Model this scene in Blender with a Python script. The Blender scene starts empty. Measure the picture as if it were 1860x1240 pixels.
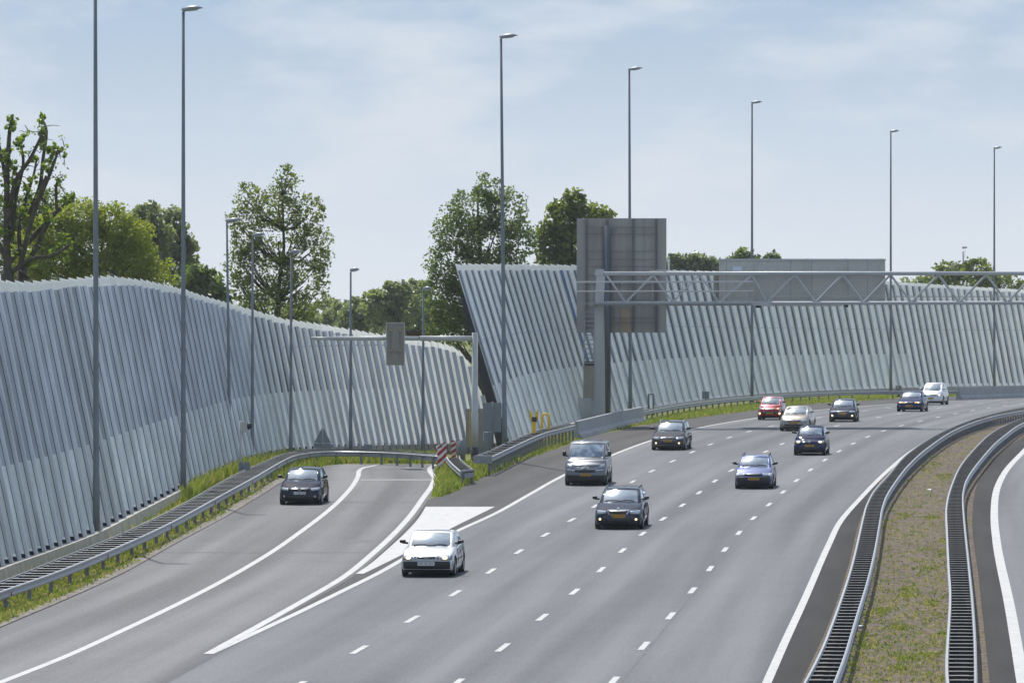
import bpy, bmesh, math, random
from mathutils import Vector, Matrix
from mathutils.bvhtree import BVHTree
R = math.radians
scene = bpy.context.scene
COL = scene.collection
rnd = random.Random(7)

# ---------------------------------------------------------------- camera
CAM_H, F = 9.1, 9770.0            # camera height (m), focal length in pixels of the 1860 px wide photograph
PITCH = math.atan(110.0 / F)
cam_data = bpy.data.cameras.new("camera")
cam_data.sensor_width = 36.0
cam_data.lens = 36.0 * F / 1860.0
cam_data.clip_start, cam_data.clip_end = 1.0, 20000.0
cam = bpy.data.objects.new("camera", cam_data)
COL.objects.link(cam)
cam.location = (0, 0, CAM_H)
cam.rotation_euler = (math.pi / 2 - PITCH, 0, 0)
scene.camera = cam

# ---------------------------------------------------------------- light
SUN_AZ, SUN_EL = R(-13), R(54)    # measured from +Y, negative = to the left
world = bpy.data.worlds.new("World")
scene.world = world
world.use_nodes = True
wn, wl = world.node_tree.nodes, world.node_tree.links
for n in list(wn): wn.remove(n)
def wnode(t, **kw):
    n = wn.new(t)
    for k, v in kw.items(): setattr(n, k, v)
    return n
SKY_STRENGTH = 0.12
EXPOSURE = 0.22
sky = wnode('ShaderNodeTexSky', sky_type='NISHITA', sun_disc=False)
sky.sun_elevation, sky.sun_rotation = SUN_EL, SUN_AZ % (2 * math.pi)
sky.air_density, sky.dust_density, sky.ozone_density = 1.0, 1.2, 1.0
tc = wnode('ShaderNodeTexCoord')
sep = wnode('ShaderNodeSeparateXYZ'); wl.new(tc.outputs['Generated'], sep.inputs[0])
low = wnode('ShaderNodeValToRGB')                # pale band of the lowest few degrees of sky
mr = wnode('ShaderNodeMapRange'); mr.inputs['From Min'].default_value = -0.004; mr.inputs['From Max'].default_value = 0.056
wl.new(sep.outputs['Z'], mr.inputs['Value']); wl.new(mr.outputs[0], low.inputs['Fac'])
def lin(c): return tuple((v / 12.92 if v <= 0.04045 else ((v + 0.055) / 1.055) ** 2.4) for v in [x / 255 for x in c])
cr = low.color_ramp
stops = [(0.0, (224, 230, 237)), (0.22, (217, 225, 235)), (0.5, (203, 216, 230)), (0.75, (188, 205, 224)), (1.0, (173, 196, 222))]
while len(cr.elements) < len(stops): cr.elements.new(0.5)
for e, (p, c) in zip(cr.elements, stops):
    e.position = p
    e.color = (*[v / SKY_STRENGTH / 10 * 2 ** -EXPOSURE for v in lin(c)], 1)
sc10 = wnode('ShaderNodeVectorMath', operation='SCALE'); sc10.inputs['Scale'].default_value = 10.0
# soft clouds low in the sky
mp = wnode('ShaderNodeMapping'); mp.inputs['Scale'].default_value = (24, 24, 75)
wl.new(tc.outputs['Generated'], mp.inputs[0])
cn = wnode('ShaderNodeTexNoise'); cn.inputs['Scale'].default_value = 1.0; cn.inputs['Detail'].default_value = 6; cn.inputs['Roughness'].default_value = 0.55
wl.new(mp.outputs[0], cn.inputs['Vector'])
cm = wnode('ShaderNodeMapRange'); cm.inputs['From Min'].default_value = 0.45; cm.inputs['From Max'].default_value = 0.64; cm.inputs['To Max'].default_value = 0.72
wl.new(cn.outputs['Fac'], cm.inputs['Value'])
cmix = wnode('ShaderNodeMix', data_type='RGBA')
wl.new(cm.outputs[0], cmix.inputs['Factor']); wl.new(low.outputs[0], cmix.inputs['A'])
cmix.inputs['B'].default_value = (*[v / SKY_STRENGTH / 10 * 2 ** -EXPOSURE for v in lin((221, 228, 236))], 1)
wl.new(cmix.outputs['Result'], sc10.inputs[0])
# bright broken clouds high up (seen only as reflections)
hn = wnode('ShaderNodeTexNoise'); hn.inputs['Scale'].default_value = 3.2; hn.inputs['Detail'].default_value = 7; hn.inputs['Roughness'].default_value = 0.6
wl.new(tc.outputs['Generated'], hn.inputs['Vector'])
hm = wnode('ShaderNodeMapRange'); hm.inputs['From Min'].default_value = 0.46; hm.inputs['From Max'].default_value = 0.62; hm.inputs['To Max'].default_value = 0.8
wl.new(hn.outputs['Fac'], hm.inputs['Value'])
hmix = wnode('ShaderNodeMix', data_type='RGBA')
wl.new(hm.outputs[0], hmix.inputs['Factor']); wl.new(sky.outputs[0], hmix.inputs['A']); hmix.inputs['B'].default_value = (6.4, 7.3, 8.8, 1)
bl = wnode('ShaderNodeMapRange'); bl.inputs['From Min'].default_value = 0.25; bl.inputs['From Max'].default_value = 0.65
wl.new(sep.outputs['Z'], bl.inputs['Value'])
fin = wnode('ShaderNodeMix', data_type='RGBA')
wl.new(bl.outputs[0], fin.inputs['Factor']); wl.new(sc10.outputs[0], fin.inputs['A']); wl.new(hmix.outputs['Result'], fin.inputs['B'])
bg = wnode('ShaderNodeBackground'); bg.inputs['Strength'].default_value = SKY_STRENGTH
wl.new(fin.outputs['Result'], bg.inputs['Color'])
wo = wnode('ShaderNodeOutputWorld'); wl.new(bg.outputs[0], wo.inputs['Surface'])

sun_data = bpy.data.lights.new("sun", 'SUN')
sun_data.energy, sun_data.angle, sun_data.color = 3.9, R(0.5), (1.0, 0.955, 0.89)
sun = bpy.data.objects.new("sun", sun_data); COL.objects.link(sun)
to_sun = Vector((math.sin(SUN_AZ) * math.cos(SUN_EL), math.cos(SUN_AZ) * math.cos(SUN_EL), math.sin(SUN_EL)))
sun.rotation_euler = (-to_sun).to_track_quat('-Z', 'Y').to_euler()
sun.location = to_sun * 200

vs = scene.view_settings
vs.view_transform, vs.look, vs.gamma, vs.exposure, vs.use_curve_mapping = 'Standard', 'None', 1.0, EXPOSURE, False

# ---------------------------------------------------------------- ground profile and photo-to-place mapping
GT = [(-400, 0), (190, 0), (206, .005), (230, .07), (254, .18), (277, .30), (301, .355), (325, .34), (348, .26), (360, .2), (380, .06),
      (400, -.12), (440, -.55), (480, -1.0), (600, -2.4), (1200, -5.6), (1600, -7.6)]
def pchip(T):
    xs = [t[0] for t in T]; ys = [t[1] for t in T]; n = len(T)
    h = [xs[i + 1] - xs[i] for i in range(n - 1)]
    dl = [(ys[i + 1] - ys[i]) / h[i] for i in range(n - 1)]
    m = [0.0] * n
    m[0], m[-1] = dl[0], dl[-1]
    for i in range(1, n - 1):
        m[i] = (dl[i - 1] * h[i] + dl[i] * h[i - 1]) / (h[i] + h[i - 1])
    def fn(x):
        if x <= xs[0]: return ys[0] + m[0] * (x - xs[0])
        if x >= xs[-1]: return ys[-1] + m[-1] * (x - xs[-1])
        lo, hi = 0, n - 1
        while hi - lo > 1:
            md = (lo + hi) // 2
            if xs[md] <= x: lo = md
            else: hi = md
        t = (x - xs[lo]) / h[lo]
        return ((2 * t ** 3 - 3 * t * t + 1) * ys[lo] + (t ** 3 - 2 * t * t + t) * h[lo] * m[lo]
                + (-2 * t ** 3 + 3 * t * t) * ys[lo + 1] + (t ** 3 - t * t) * h[lo] * m[lo + 1])
    return fn
gz = pchip(GT)
CP, SP = math.cos(PITCH), math.sin(PITCH)
def ray(px, py):
    a, b = (px - 930) / F, (620 - py) / F
    return Vector((a, CP + b * SP, -SP + b * CP))
def at(px, py, Y):
    d = ray(px, py); k = Y / d.y
    return Vector((d.x * k, Y, CAM_H + d.z * k))
def gp(px, py, zo=0.0):
    d = ray(px, py); s = d.z / d.y; lo, hi = 50.0, 3000.0
    for _ in range(60):
        m = (lo + hi) / 2
        if CAM_H + s * m > gz(m) + zo: lo = m
        else: hi = m
    return Vector((d.x / d.y * lo, lo, gz(lo) + zo))
def proj(p):
    y, z = p[1], p[2] - CAM_H
    dep = y * CP - z * SP; v = y * SP + z * CP
    return 930 + F * p[0] / dep, 620 - F * v / dep
def xfn(pts, zo=0.0):             # ground curve as x(y)
    P = sorted([(g.y, g.x) for g in (gp(a, b, zo) for a, b in pts)])
    Q = [P[0]]
    for p in P[1:]:
        if p[0] - Q[-1][0] > 0.3: Q.append(p)
    return pchip(Q)

# ---------------------------------------------------------------- object helpers
def tag(o, label=None, cat=None, group=None, kind=None):
    if label: o['label'] = label
    if cat: o['category'] = cat
    if group: o['group'] = group
    if kind: o['kind'] = kind
    return o
def thing(name, label, cat, loc=(0, 0, 0), rz=0.0, group=None):
    o = bpy.data.objects.new(name, None); COL.objects.link(o)
    o.empty_display_size = 0.3
    o.location = loc; o.rotation_euler = (0, 0, rz)
    return tag(o, label, cat, group)
class MB:
    def __init__(s): s.v, s.f, s.m, s.mats = [], [], [], []
    def mi(s, mat):
        if mat not in s.mats: s.mats.append(mat)
        return s.mats.index(mat)
    def add(s, V, Fs, mat):
        b = len(s.v); k = s.mi(mat)
        s.v += [tuple(p) for p in V]
        for f in Fs: s.f.append(tuple(i + b for i in f)); s.m.append(k)
    def box(s, c, d, mat, M=None):
        x, y, z = d[0] / 2, d[1] / 2, d[2] / 2
        V = [Vector((a, b, e)) for a in (-x, x) for b in (-y, y) for e in (-z, z)]
        if M is not None: V = [M @ p for p in V]
        s.add([p + Vector(c) for p in V], [(0, 1, 3, 2), (4, 6, 7, 5), (0, 4, 5, 1), (2, 3, 7, 6), (0, 2, 6, 4), (1, 5, 7, 3)], mat)
    def hexa(s, bot, top, mat):   # four bottom and four top corners, counter-clockwise from above
        s.add(list(bot) + list(top), [(3, 2, 1, 0), (4, 5, 6, 7), (0, 1, 5, 4), (1, 2, 6, 5), (2, 3, 7, 6), (3, 0, 4, 7)], mat)
    def bar(s, p, q, w, h, mat, up=(0, 0, 1)):
        p, q = Vector(p), Vector(q); d = (q - p).normalized(); u = Vector(up)
        if abs(d.dot(u)) > 0.98: u = Vector((0, 1, 0))
        sd = d.cross(u).normalized(); u = sd.cross(d)
        c = [sd * (w / 2) * a + u * (h / 2) * b for a, b in ((-1, -1), (1, -1), (1, 1), (-1, 1))]
        s.add([p + k for k in c] + [q + k for k in c], [(0, 1, 2, 3), (7, 6, 5, 4), (0, 4, 5, 1), (1, 5, 6, 2), (2, 6, 7, 3), (3, 7, 4, 0)], mat)
    def tube(s, pts, rad, mat, n=8):
        pts = [Vector(p) for p in pts]
        if not hasattr(rad, '__len__'): rad = [rad] * len(pts)
        V = []; u = None
        for i, p in enumerate(pts):
            d = (pts[min(i + 1, len(pts) - 1)] - pts[max(i - 1, 0)]).normalized()
            if u is None: u = Vector((1, 0, 0)) if abs(d.x) < 0.9 else Vector((0, 1, 0))
            u = (u - d * u.dot(d)).normalized(); w = d.cross(u)
            V += [p + (u * math.cos(2 * math.pi * k / n) + w * math.sin(2 * math.pi * k / n)) * rad[i] for k in range(n)]
        Fs = []
        for i in range(len(pts) - 1):
            for k in range(n):
                k2 = (k + 1) % n
                Fs.append((i * n + k, i * n + k2, (i + 1) * n + k2, (i + 1) * n + k))
        Fs.append(tuple(range(n - 1, -1, -1))); Fs.append(tuple((len(pts) - 1) * n + k for k in range(n)))
        s.add(V, Fs, mat)
    def lathe(s, prof, mat, M=None, n=24):   # prof: (radius, x) about the X axis
        V = []
        for r, x in prof:
            for k in range(n):
                a = 2 * math.pi * k / n
                p = Vector((x, r * math.cos(a), r * math.sin(a)))
                V.append(M @ p if M is not None else p)
        Fs = []
        for i in range(len(prof) - 1):
            for k in range(n):
                k2 = (k + 1) % n
                Fs.append((i * n + k, (i + 1) * n + k, (i + 1) * n + k2, i * n + k2))
        s.add(V, Fs, mat)
    def mesh(s, name, smooth=False):
        me = bpy.data.meshes.new(name); me.from_pydata(s.v, [], s.f)
        for m in s.mats: me.materials.append(m)
        me.polygons.foreach_set('material_index', s.m)
        if smooth: me.polygons.foreach_set('use_smooth', [True] * len(s.f))
        me.update(); return me
    def build(s, name, parent=None, smooth=False, label=None):
        o = bpy.data.objects.new(name, s.mesh(name, smooth)); COL.objects.link(o)
        o.parent = parent
        if label: o['label'] = label
        return o
def inst(src, parent, loc, rot=(0, 0, 0)):
    o = src.copy(); COL.objects.link(o); o.parent = parent; o.location = loc; o.rotation_euler = rot
    return o

# ---------------------------------------------------------------- materials
def mat(name, col, rough=0.6, metal=0.0, var=0.0, scale=3.0, bump=0.0, coat=0.0, emit=None, estr=0.0, spec=None, detail=5, col2=None, stretch=None):
    m = bpy.data.materials.new(name); m.use_nodes = True
    nt = m.node_tree; b = nt.nodes['Principled BSDF']
    b.inputs['Base Color'].default_value = (*col, 1); b.inputs['Roughness'].default_value = rough; b.inputs['Metallic'].default_value = metal
    if coat: b.inputs['Coat Weight'].default_value = coat; b.inputs['Coat Roughness'].default_value = 0.04
    if spec is not None: b.inputs['Specular IOR Level'].default_value = spec
    if emit: b.inputs['Emission Color'].default_value = (*emit, 1); b.inputs['Emission Strength'].default_value = estr
    if var or bump or col2:
        t = nt.nodes.new('ShaderNodeTexCoord'); no = nt.nodes.new('ShaderNodeTexNoise')
        no.inputs['Scale'].default_value = scale; no.inputs['Detail'].default_value = detail
        if stretch:
            mp = nt.nodes.new('ShaderNodeMapping'); mp.inputs['Scale'].default_value = stretch
            nt.links.new(t.outputs['Object'], mp.inputs[0]); nt.links.new(mp.outputs[0], no.inputs['Vector'])
        else: nt.links.new(t.outputs['Object'], no.inputs['Vector'])
        r = nt.nodes.new('ShaderNodeValToRGB'); r.color_ramp.elements[0].position = 0.3; r.color_ramp.elements[1].position = 0.7
        c2 = col2 if col2 else col
        r.color_ramp.elements[0].color = (*[max(0, c * (1 - var)) for c in col], 1); r.color_ramp.elements[1].color = (*[min(1, c * (1 + var)) for c in c2], 1)
        nt.links.new(no.outputs['Fac'], r.inputs[0]); nt.links.new(r.outputs[0], b.inputs['Base Color'])
        if bump:
            bn = nt.nodes.new('ShaderNodeBump'); bn.inputs['Strength'].default_value = bump; bn.inputs['Distance'].default_value = 0.05
            nt.links.new(no.outputs['Fac'], bn.inputs['Height']); nt.links.new(bn.outputs[0], b.inputs['Normal'])
    return m
def translucent(name, col, tcol, fac, gloss=0.12, rough=0.25, var=0.06, scale=0.6):
    m = bpy.data.materials.new(name); m.use_nodes = True
    nt = m.node_tree; nt.nodes.clear(); N = nt.nodes.new; L = nt.links.new
    out = N('ShaderNodeOutputMaterial'); d = N('ShaderNodeBsdfDiffuse'); t = N('ShaderNodeBsdfTranslucent'); g = N('ShaderNodeBsdfGlossy')
    a = N('ShaderNodeMixShader'); b = N('ShaderNodeMixShader')
    tc = N('ShaderNodeTexCoord'); no = N('ShaderNodeTexNoise'); no.inputs['Scale'].default_value = scale; no.inputs['Detail'].default_value = 6
    L(tc.outputs['Object'], no.inputs['Vector'])
    r = N('ShaderNodeValToRGB'); r.color_ramp.elements[0].position = .3; r.color_ramp.elements[1].position = .7
    r.color_ramp.elements[0].color = (*[c * (1 - var) for c in col], 1); r.color_ramp.elements[1].color = (*[min(1, c * (1 + var)) for c in col], 1)
    L(no.outputs['Fac'], r.inputs[0]); L(r.outputs[0], d.inputs['Color'])
    t.inputs['Color'].default_value = (*tcol, 1); g.inputs['Roughness'].default_value = rough
    a.inputs[0].default_value = fac; b.inputs[0].default_value = gloss
    L(d.outputs[0], a.inputs[1]); L(t.outputs[0], a.inputs[2]); L(a.outputs[0], b.inputs[1]); L(g.outputs[0], b.inputs[2]); L(b.outputs[0], out.inputs['Surface'])
    return m
def vary(m, lo, hi, src='object', streak=.12):
    nt = m.node_tree; N = nt.nodes.new; L = nt.links.new
    if src == 'object': rn = N('ShaderNodeObjectInfo').outputs['Random']
    else: rn = N('ShaderNodeNewGeometry').outputs['Random Per Island']
    mr = N('ShaderNodeMapRange'); mr.inputs['To Min'].default_value = lo; mr.inputs['To Max'].default_value = hi; L(rn, mr.inputs['Value'])
    tc = N('ShaderNodeTexCoord'); mp = N('ShaderNodeMapping'); mp.inputs['Scale'].default_value = (2.2, 2.2, .12); L(tc.outputs['Object'], mp.inputs[0])
    no = N('ShaderNodeTexNoise'); no.inputs['Scale'].default_value = 1.6; no.inputs['Detail'].default_value = 4; L(mp.outputs[0], no.inputs['Vector'])
    m2 = N('ShaderNodeMapRange'); m2.inputs['From Min'].default_value = .35; m2.inputs['From Max'].default_value = .65; m2.inputs['To Min'].default_value = 1 - streak; m2.inputs['To Max'].default_value = 1 + streak * .4; L(no.outputs['Fac'], m2.inputs['Value'])
    mu = N('ShaderNodeMath'); mu.operation = 'MULTIPLY'; L(mr.outputs[0], mu.inputs[0]); L(m2.outputs[0], mu.inputs[1])
    tgt = next((n for n in nt.nodes if n.type in ('BSDF_PRINCIPLED', 'BSDF_DIFFUSE')), None); sock = tgt.inputs[0]
    vm = N('ShaderNodeVectorMath'); vm.operation = 'SCALE'; L(sock.links[0].from_socket, vm.inputs[0]); L(mu.outputs[0], vm.inputs['Scale']); L(vm.outputs[0], sock)
    return m
def glass(name, tint, refl=0.25, rough=0.02):
    m = bpy.data.materials.new(name); m.use_nodes = True
    nt = m.node_tree; nt.nodes.clear(); N = nt.nodes.new; L = nt.links.new
    out = N('ShaderNodeOutputMaterial'); t = N('ShaderNodeBsdfTransparent'); g = N('ShaderNodeBsdfGlossy'); a = N('ShaderNodeMixShader')
    t.inputs['Color'].default_value = (*tint, 1); g.inputs['Roughness'].default_value = rough; g.inputs['Color'].default_value = (.80, .93, 1, 1)
    fr = N('ShaderNodeFresnel'); fr.inputs['IOR'].default_value = 1.5
    mm = N('ShaderNodeMath'); mm.operation = 'ADD'; mm.inputs[1].default_value = refl; mm.use_clamp = True
    L(fr.outputs[0], mm.inputs[0]); L(mm.outputs[0], a.inputs[0]); L(t.outputs[0], a.inputs[1]); L(g.outputs[0], a.inputs[2]); L(a.outputs[0], out.inputs['Surface'])
    return m
def asphalt(name, c0, c1, along=0.012, grain=0.25, spec=.22):
    m = bpy.data.materials.new(name); m.use_nodes = True
    nt = m.node_tree; N = nt.nodes.new; L = nt.links.new; b = nt.nodes['Principled BSDF']
    b.inputs['Roughness'].default_value = 0.75; b.inputs['Specular IOR Level'].default_value = spec
    uv = N('ShaderNodeUVMap'); mp = N('ShaderNodeMapping'); mp.inputs['Scale'].default_value = (0.6, along, 1)
    no = N('ShaderNodeTexNoise'); no.inputs['Scale'].default_value = 1.0; no.inputs['Detail'].default_value = 3
    L(uv.outputs[0], mp.inputs[0]); L(mp.outputs[0], no.inputs['Vector'])
    tc = N('ShaderNodeTexCoord'); n2 = N('ShaderNodeTexNoise'); n2.inputs['Scale'].default_value = 0.22; n2.inputs['Detail'].default_value = 4
    L(tc.outputs['Object'], n2.inputs['Vector'])
    n3 = N('ShaderNodeTexNoise'); n3.inputs['Scale'].default_value = 15; n3.inputs['Detail'].default_value = 2
    m3 = N('ShaderNodeMapping'); m3.inputs['Scale'].default_value = (1, .08, 1); L(tc.outputs['Object'], m3.inputs[0]); L(m3.outputs[0], n3.inputs['Vector'])
    ad = N('ShaderNodeMath'); ad.operation = 'MULTIPLY_ADD'; ad.inputs[1].default_value = 0.13
    L(n2.outputs['Fac'], ad.inputs[0]); L(no.outputs['Fac'], ad.inputs[2])
    a2 = N('ShaderNodeMath'); a2.operation = 'MULTIPLY_ADD'; a2.inputs[1].default_value = grain; L(n3.outputs['Fac'], a2.inputs[0]); L(ad.outputs[0], a2.inputs[2])
    wv = N('ShaderNodeTexWave'); wv.wave_type = 'BANDS'; wv.bands_direction = 'X'; wv.inputs['Scale'].default_value = .31416 / 1.74; wv.inputs['Distortion'].default_value = 1.1; wv.inputs['Detail'].default_value = 2; wv.inputs['Detail Scale'].default_value = .4
    mw = N('ShaderNodeMapping'); mw.inputs['Scale'].default_value = (1, .006, 1); L(uv.outputs[0], mw.inputs[0]); L(mw.outputs[0], wv.inputs['Vector'])
    a3 = N('ShaderNodeMath'); a3.operation = 'MULTIPLY_ADD'; a3.inputs[1].default_value = .13; L(wv.outputs['Fac'], a3.inputs[0]); L(a2.outputs[0], a3.inputs[2]); a2 = a3
    r = N('ShaderNodeValToRGB'); r.color_ramp.elements[0].position = 0.58; r.color_ramp.elements[1].position = 0.94
    r.color_ramp.elements[0].color = (*c0, 1); r.color_ramp.elements[1].color = (*c1, 1)
    L(a2.outputs[0], r.inputs[0]); L(r.outputs[0], b.inputs['Base Color'])
    return m
def soil_grass(name, soil, grass, bias, scale, soil2=None):
    m = bpy.data.materials.new(name); m.use_nodes = True
    nt = m.node_tree; N = nt.nodes.new; L = nt.links.new; b = nt.nodes['Principled BSDF']
    b.inputs['Roughness'].default_value = 0.95; b.inputs['Specular IOR Level'].default_value = 0.1
    tc = N('ShaderNodeTexCoord'); mp = N('ShaderNodeMapping'); mp.inputs['Scale'].default_value = (1, 0.3, 1); L(tc.outputs['Object'], mp.inputs[0])
    no = N('ShaderNodeTexNoise'); no.inputs['Scale'].default_value = scale; no.inputs['Detail'].default_value = 7; no.inputs['Roughness'].default_value = .68; L(mp.outputs[0], no.inputs['Vector'])
    r = N('ShaderNodeValToRGB'); e = r.color_ramp.elements; e[0].position, e[1].position = bias - .08, bias + .1
    s2 = soil2 or tuple(c * .7 for c in soil)
    e[0].color = (*soil, 1); e[1].color = (*grass, 1); x = e.new(max(0.01, bias - .25)); x.color = (*s2, 1)
    L(no.outputs['Fac'], r.inputs[0])
    n2 = N('ShaderNodeTexNoise'); n2.inputs['Scale'].default_value = 6; n2.inputs['Detail'].default_value = 4; L(mp.outputs[0], n2.inputs['Vector'])
    mr = N('ShaderNodeMapRange'); mr.inputs['From Min'].default_value = .3; mr.inputs['From Max'].default_value = .7; mr.inputs['To Min'].default_value = .6; mr.inputs['To Max'].default_value = 1.35; L(n2.outputs['Fac'], mr.inputs['Value'])
    mx = N('ShaderNodeVectorMath'); mx.operation = 'SCALE'; L(r.outputs[0], mx.inputs[0]); L(mr.outputs[0], mx.inputs['Scale']); L(mx.outputs[0], b.inputs['Base Color'])
    return m
M = {}
M['ground'] = soil_grass('field_grass', (.19, .17, .08), (.13, .16, .035), .46, .5)
M['median'] = soil_grass('median_soil', (.150, .122, .095), (.115, .108, .052), .60, .45, (.118, .098, .078))
M['lane'] = asphalt('lane_asphalt', (.080, .086, .094), (.158, .163, .171))
M['ramp'] = asphalt('ramp_asphalt', (.082, .084, .088), (.175, .177, .180))
M['shoulder'] = asphalt('shoulder_asphalt', (.030, .029, .030), (.056, .054, .055), .05)
M['paint'] = mat('road_paint', (.43, .43, .42), .6, var=.15, scale=2.5, detail=8)
M['dshoulder'] = asphalt('dark_shoulder_asphalt', (.032, .031, .031), (.052, .050, .049), .05, .3, .06)
M['seam'] = mat('tar_seam', (.085, .086, .09), .8, var=.35, scale=1.2)
M['shade_bed'] = mat('ladder_shade_dirt', (.028, .026, .023), .95, var=.4, scale=1.5)  # near-black ground colour painting the shade between the ladder rails
M['ribgrey'] = mat('rib_infill', (.48, .53, .61), .5, var=.1, scale=.7)
M['gutter'] = mat('gutter_stone', (.11, .095, .08), .9, var=.35, scale=2.2, bump=.5, col2=(.19, .17, .15))
M['concrete'] = mat('barrier_concrete', (.36, .37, .37), .85, var=.10, scale=1.5, bump=.1)
M['plinth'] = mat('plinth_concrete', (.40, .38, .33), .9, var=.18, scale=1.6)
M['galv'] = mat('galvanised_steel', (.31, .33, .35), .45, .4, var=.12, scale=5)
M['galv_dark'] = mat('weathered_steel', (.20, .21, .22), .6, .4, var=.2, scale=4)
M['wood'] = mat('rung_steel', (.30, .29, .27), .6, .1, var=.3, scale=4)
M['rung_light'] = mat('rung_galvanised', (.50, .50, .49), .5, .2, var=.2, scale=4)
M['pole'] = mat('pole_steel', (.17, .19, .21), .5, .25, var=.1, scale=2)
M['polelight'] = mat('gantry_paint', (.44, .46, .47), .5, .2, var=.06, scale=1)
M['lamp_grey'] = mat('lamp_head_grey', (.24, .26, .28), .4, .2)
M['dark'] = mat('dark_metal', (.045, .047, .05), .6, .2)
M['rubber'] = mat('black_rubber', (.012, .012, .013), .8)
M['plastic'] = mat('black_plastic', (.016, .017, .019), .5)
M['interior'] = mat('dark_interior', (.02, .02, .022), .9)
M['panel'] = translucent('wall_panel', (.86, .89, .91), (.96, .97, .98), .6, .10, .3, .13, .8)
M['topband'] = translucent('top_band', (.92, .94, .95), (.99, .99, .99), .68, .08, .3, .04)
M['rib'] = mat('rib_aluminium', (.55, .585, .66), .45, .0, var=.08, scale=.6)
M['ribdark'] = mat('rib_upper_dark', (.21, .24, .29), .5, .0, var=.12, scale=.8)  # darker tone for the upper rib infill
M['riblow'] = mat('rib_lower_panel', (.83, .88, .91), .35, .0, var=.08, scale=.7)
M['groove_rung_shade'] = mat('groove_and_rung_shade', (.02, .022, .026), .8)  # dark joints; also painted on rung sides as their shade
M['ribblue'] = mat('rib_blue', (.12, .22, .50), .45)
M['frame'] = mat('end_frame', (.025, .026, .028), .6)
M['signback'] = mat('sign_back_aluminium', (.31, .305, .29), .45, .2, var=.16, scale=.9, stretch=(1, 1, .25))
M['greybox'] = mat('grey_sheet', (.20, .23, .26), .5, .3, var=.06)
M['tan'] = mat('tan_sheet', (.25, .235, .195), .6, var=.08)
M['beige'] = mat('beige_sheet', (.47, .48, .45), .55, .1, var=.06)
M['yellow'] = mat('yellow_paint', (.78, .50, .02), .5, var=.08)
M['red'] = mat('red_reflector', (.42, .02, .02), .45)
M['white'] = mat('white_paint', (.72, .72, .70), .5)
M['chrome'] = mat('chrome', (.75, .76, .78), .12, 1.0)
M['bark'] = mat('bark', (.075, .062, .048), .95, var=.3, scale=3, bump=.6)
M['bird'] = mat('black_feathers', (.008, .008, .009), .55)
M['roof'] = mat('brown_roof', (.07, .05, .045), .9, var=.2)

for k_, lo_, hi_, s_, st_ in (('panel', .80, 1.12, 'island', .16), ('topband', .90, 1.03, 'island', .06), ('rib', .90, 1.14, 'object', .12), ('ribgrey', .88, 1.14, 'object', .14), ('ribdark', .8, 1.5, 'object', .2), ('riblow', .90, 1.12, 'object', .14), ('signback', .93, 1.07, 'island', .12)):
    vary(M[k_], lo_, hi_, s_, st_)
# ---------------------------------------------------------------- ground, roads, markings
def rows(y0, y1, step):
    n = max(1, int((y1 - y0) / step)); return [y0 + (y1 - y0) * i / n for i in range(n + 1)]
def sheet(name, fl, fr, y0, y1, zo, material, step=3.0, nx=1, label=None):
    mb = MB(); ys = rows(y0, y1, step); V, Fs, UV = [], [], []
    xc = fl(y0); s = 0.0; last = None
    for i, y in enumerate(ys):
        a, b = fl(y), fr(y)
        if last: s += math.hypot((a + b) / 2 - last[0], y - last[1])
        last = ((a + b) / 2, y)
        for k in range(nx + 1):
            x = a + (b - a) * k / nx
            V.append((x, y, gz(y) + zo)); UV.append(((x - b), s))
    for i in range(len(ys) - 1):
        for k in range(nx):
            q = i * (nx + 1) + k
            Fs.append((q, q + 1, q + nx + 2, q + nx + 1))
    mb.add(V, Fs, material)
    o = mb.build(name)
    uv = o.data.uv_layers.new(name='UVMap')
    for l in o.data.loops: uv.data[l.index].uv = UV[l.vertex_index]
    return tag(o, label, None, None, 'structure')
mb = MB()
ys = rows(-100, 620, 2.5) + [700, 850, 1000, 1200, 1400, 1500]
V = [(x, y, gz(y)) for y in ys for x in (-1200, 1200)]
mb.add(V, [(2 * i, 2 * i + 1, 2 * i + 3, 2 * i + 2) for i in range(len(ys) - 1)], M['ground'])
tag(mb.build('ground'), kind='structure')

L_PX = [(382, 1187), (460, 1151), (540, 1113.5), (617, 1076), (695, 1037), (728, 1018), (831.5, 964), (899, 933), (960, 899), (1022, 864.5), (1110, 827.5), (1182, 800.5), (1256, 780),
        (1330, 766), (1400, 755.5), (1507, 743), (1627, 733.5), (1740, 728), (1860, 723.5)]
R_PX = [(1393, 1240), (1424, 1170), (1456, 1101), (1505, 990), (1526, 948), (1564, 904), (1608, 859), (1664, 814), (1724, 783), (1790, 763), (1860, 746)]
RL_PX = [(0, 1240), (111, 1196), (234, 1140), (371, 1073), (482, 1010), (557, 958), (620, 906), (646, 874), (651, 863), (652, 856), (660, 850), (684, 845)]
RR_PX = [(378, 1188), (445, 1151), (557, 1088), (620, 1051), (680, 1003), (742, 941), (769, 904), (786, 879), (789, 868), (781, 856), (782, 849), (791, 844)]
RE_PX = [(0, 1133), (100, 1091), (200, 1046), (300, 991), (400, 938), (470, 896), (505, 875), (545, 857), (590, 846), (632, 842)]
LB_PX = [(788, 904), (820, 893), (857, 874), (883, 863.5), (917, 849), (951, 835), (990, 821.6), (1032, 808), (1073.5, 792), (1114, 784), (1175, 771), (1252.6, 760), (1330, 750),
         (1430, 737), (1620, 724), (1740, 719), (1860, 715)]
fL, fR, fRL, fRR, fRE, fLB = [xfn(p) for p in (L_PX, R_PX, RL_PX, RR_PX, RE_PX, LB_PX)]
MA_PX = [(1455, 1240), (1494, 1159), (1539, 1034), (1562, 945), (1584, 895), (1610, 860), (1646, 828), (1706, 795), (1765, 771), (1866, 744)]    # left edge of the median soil
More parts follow.
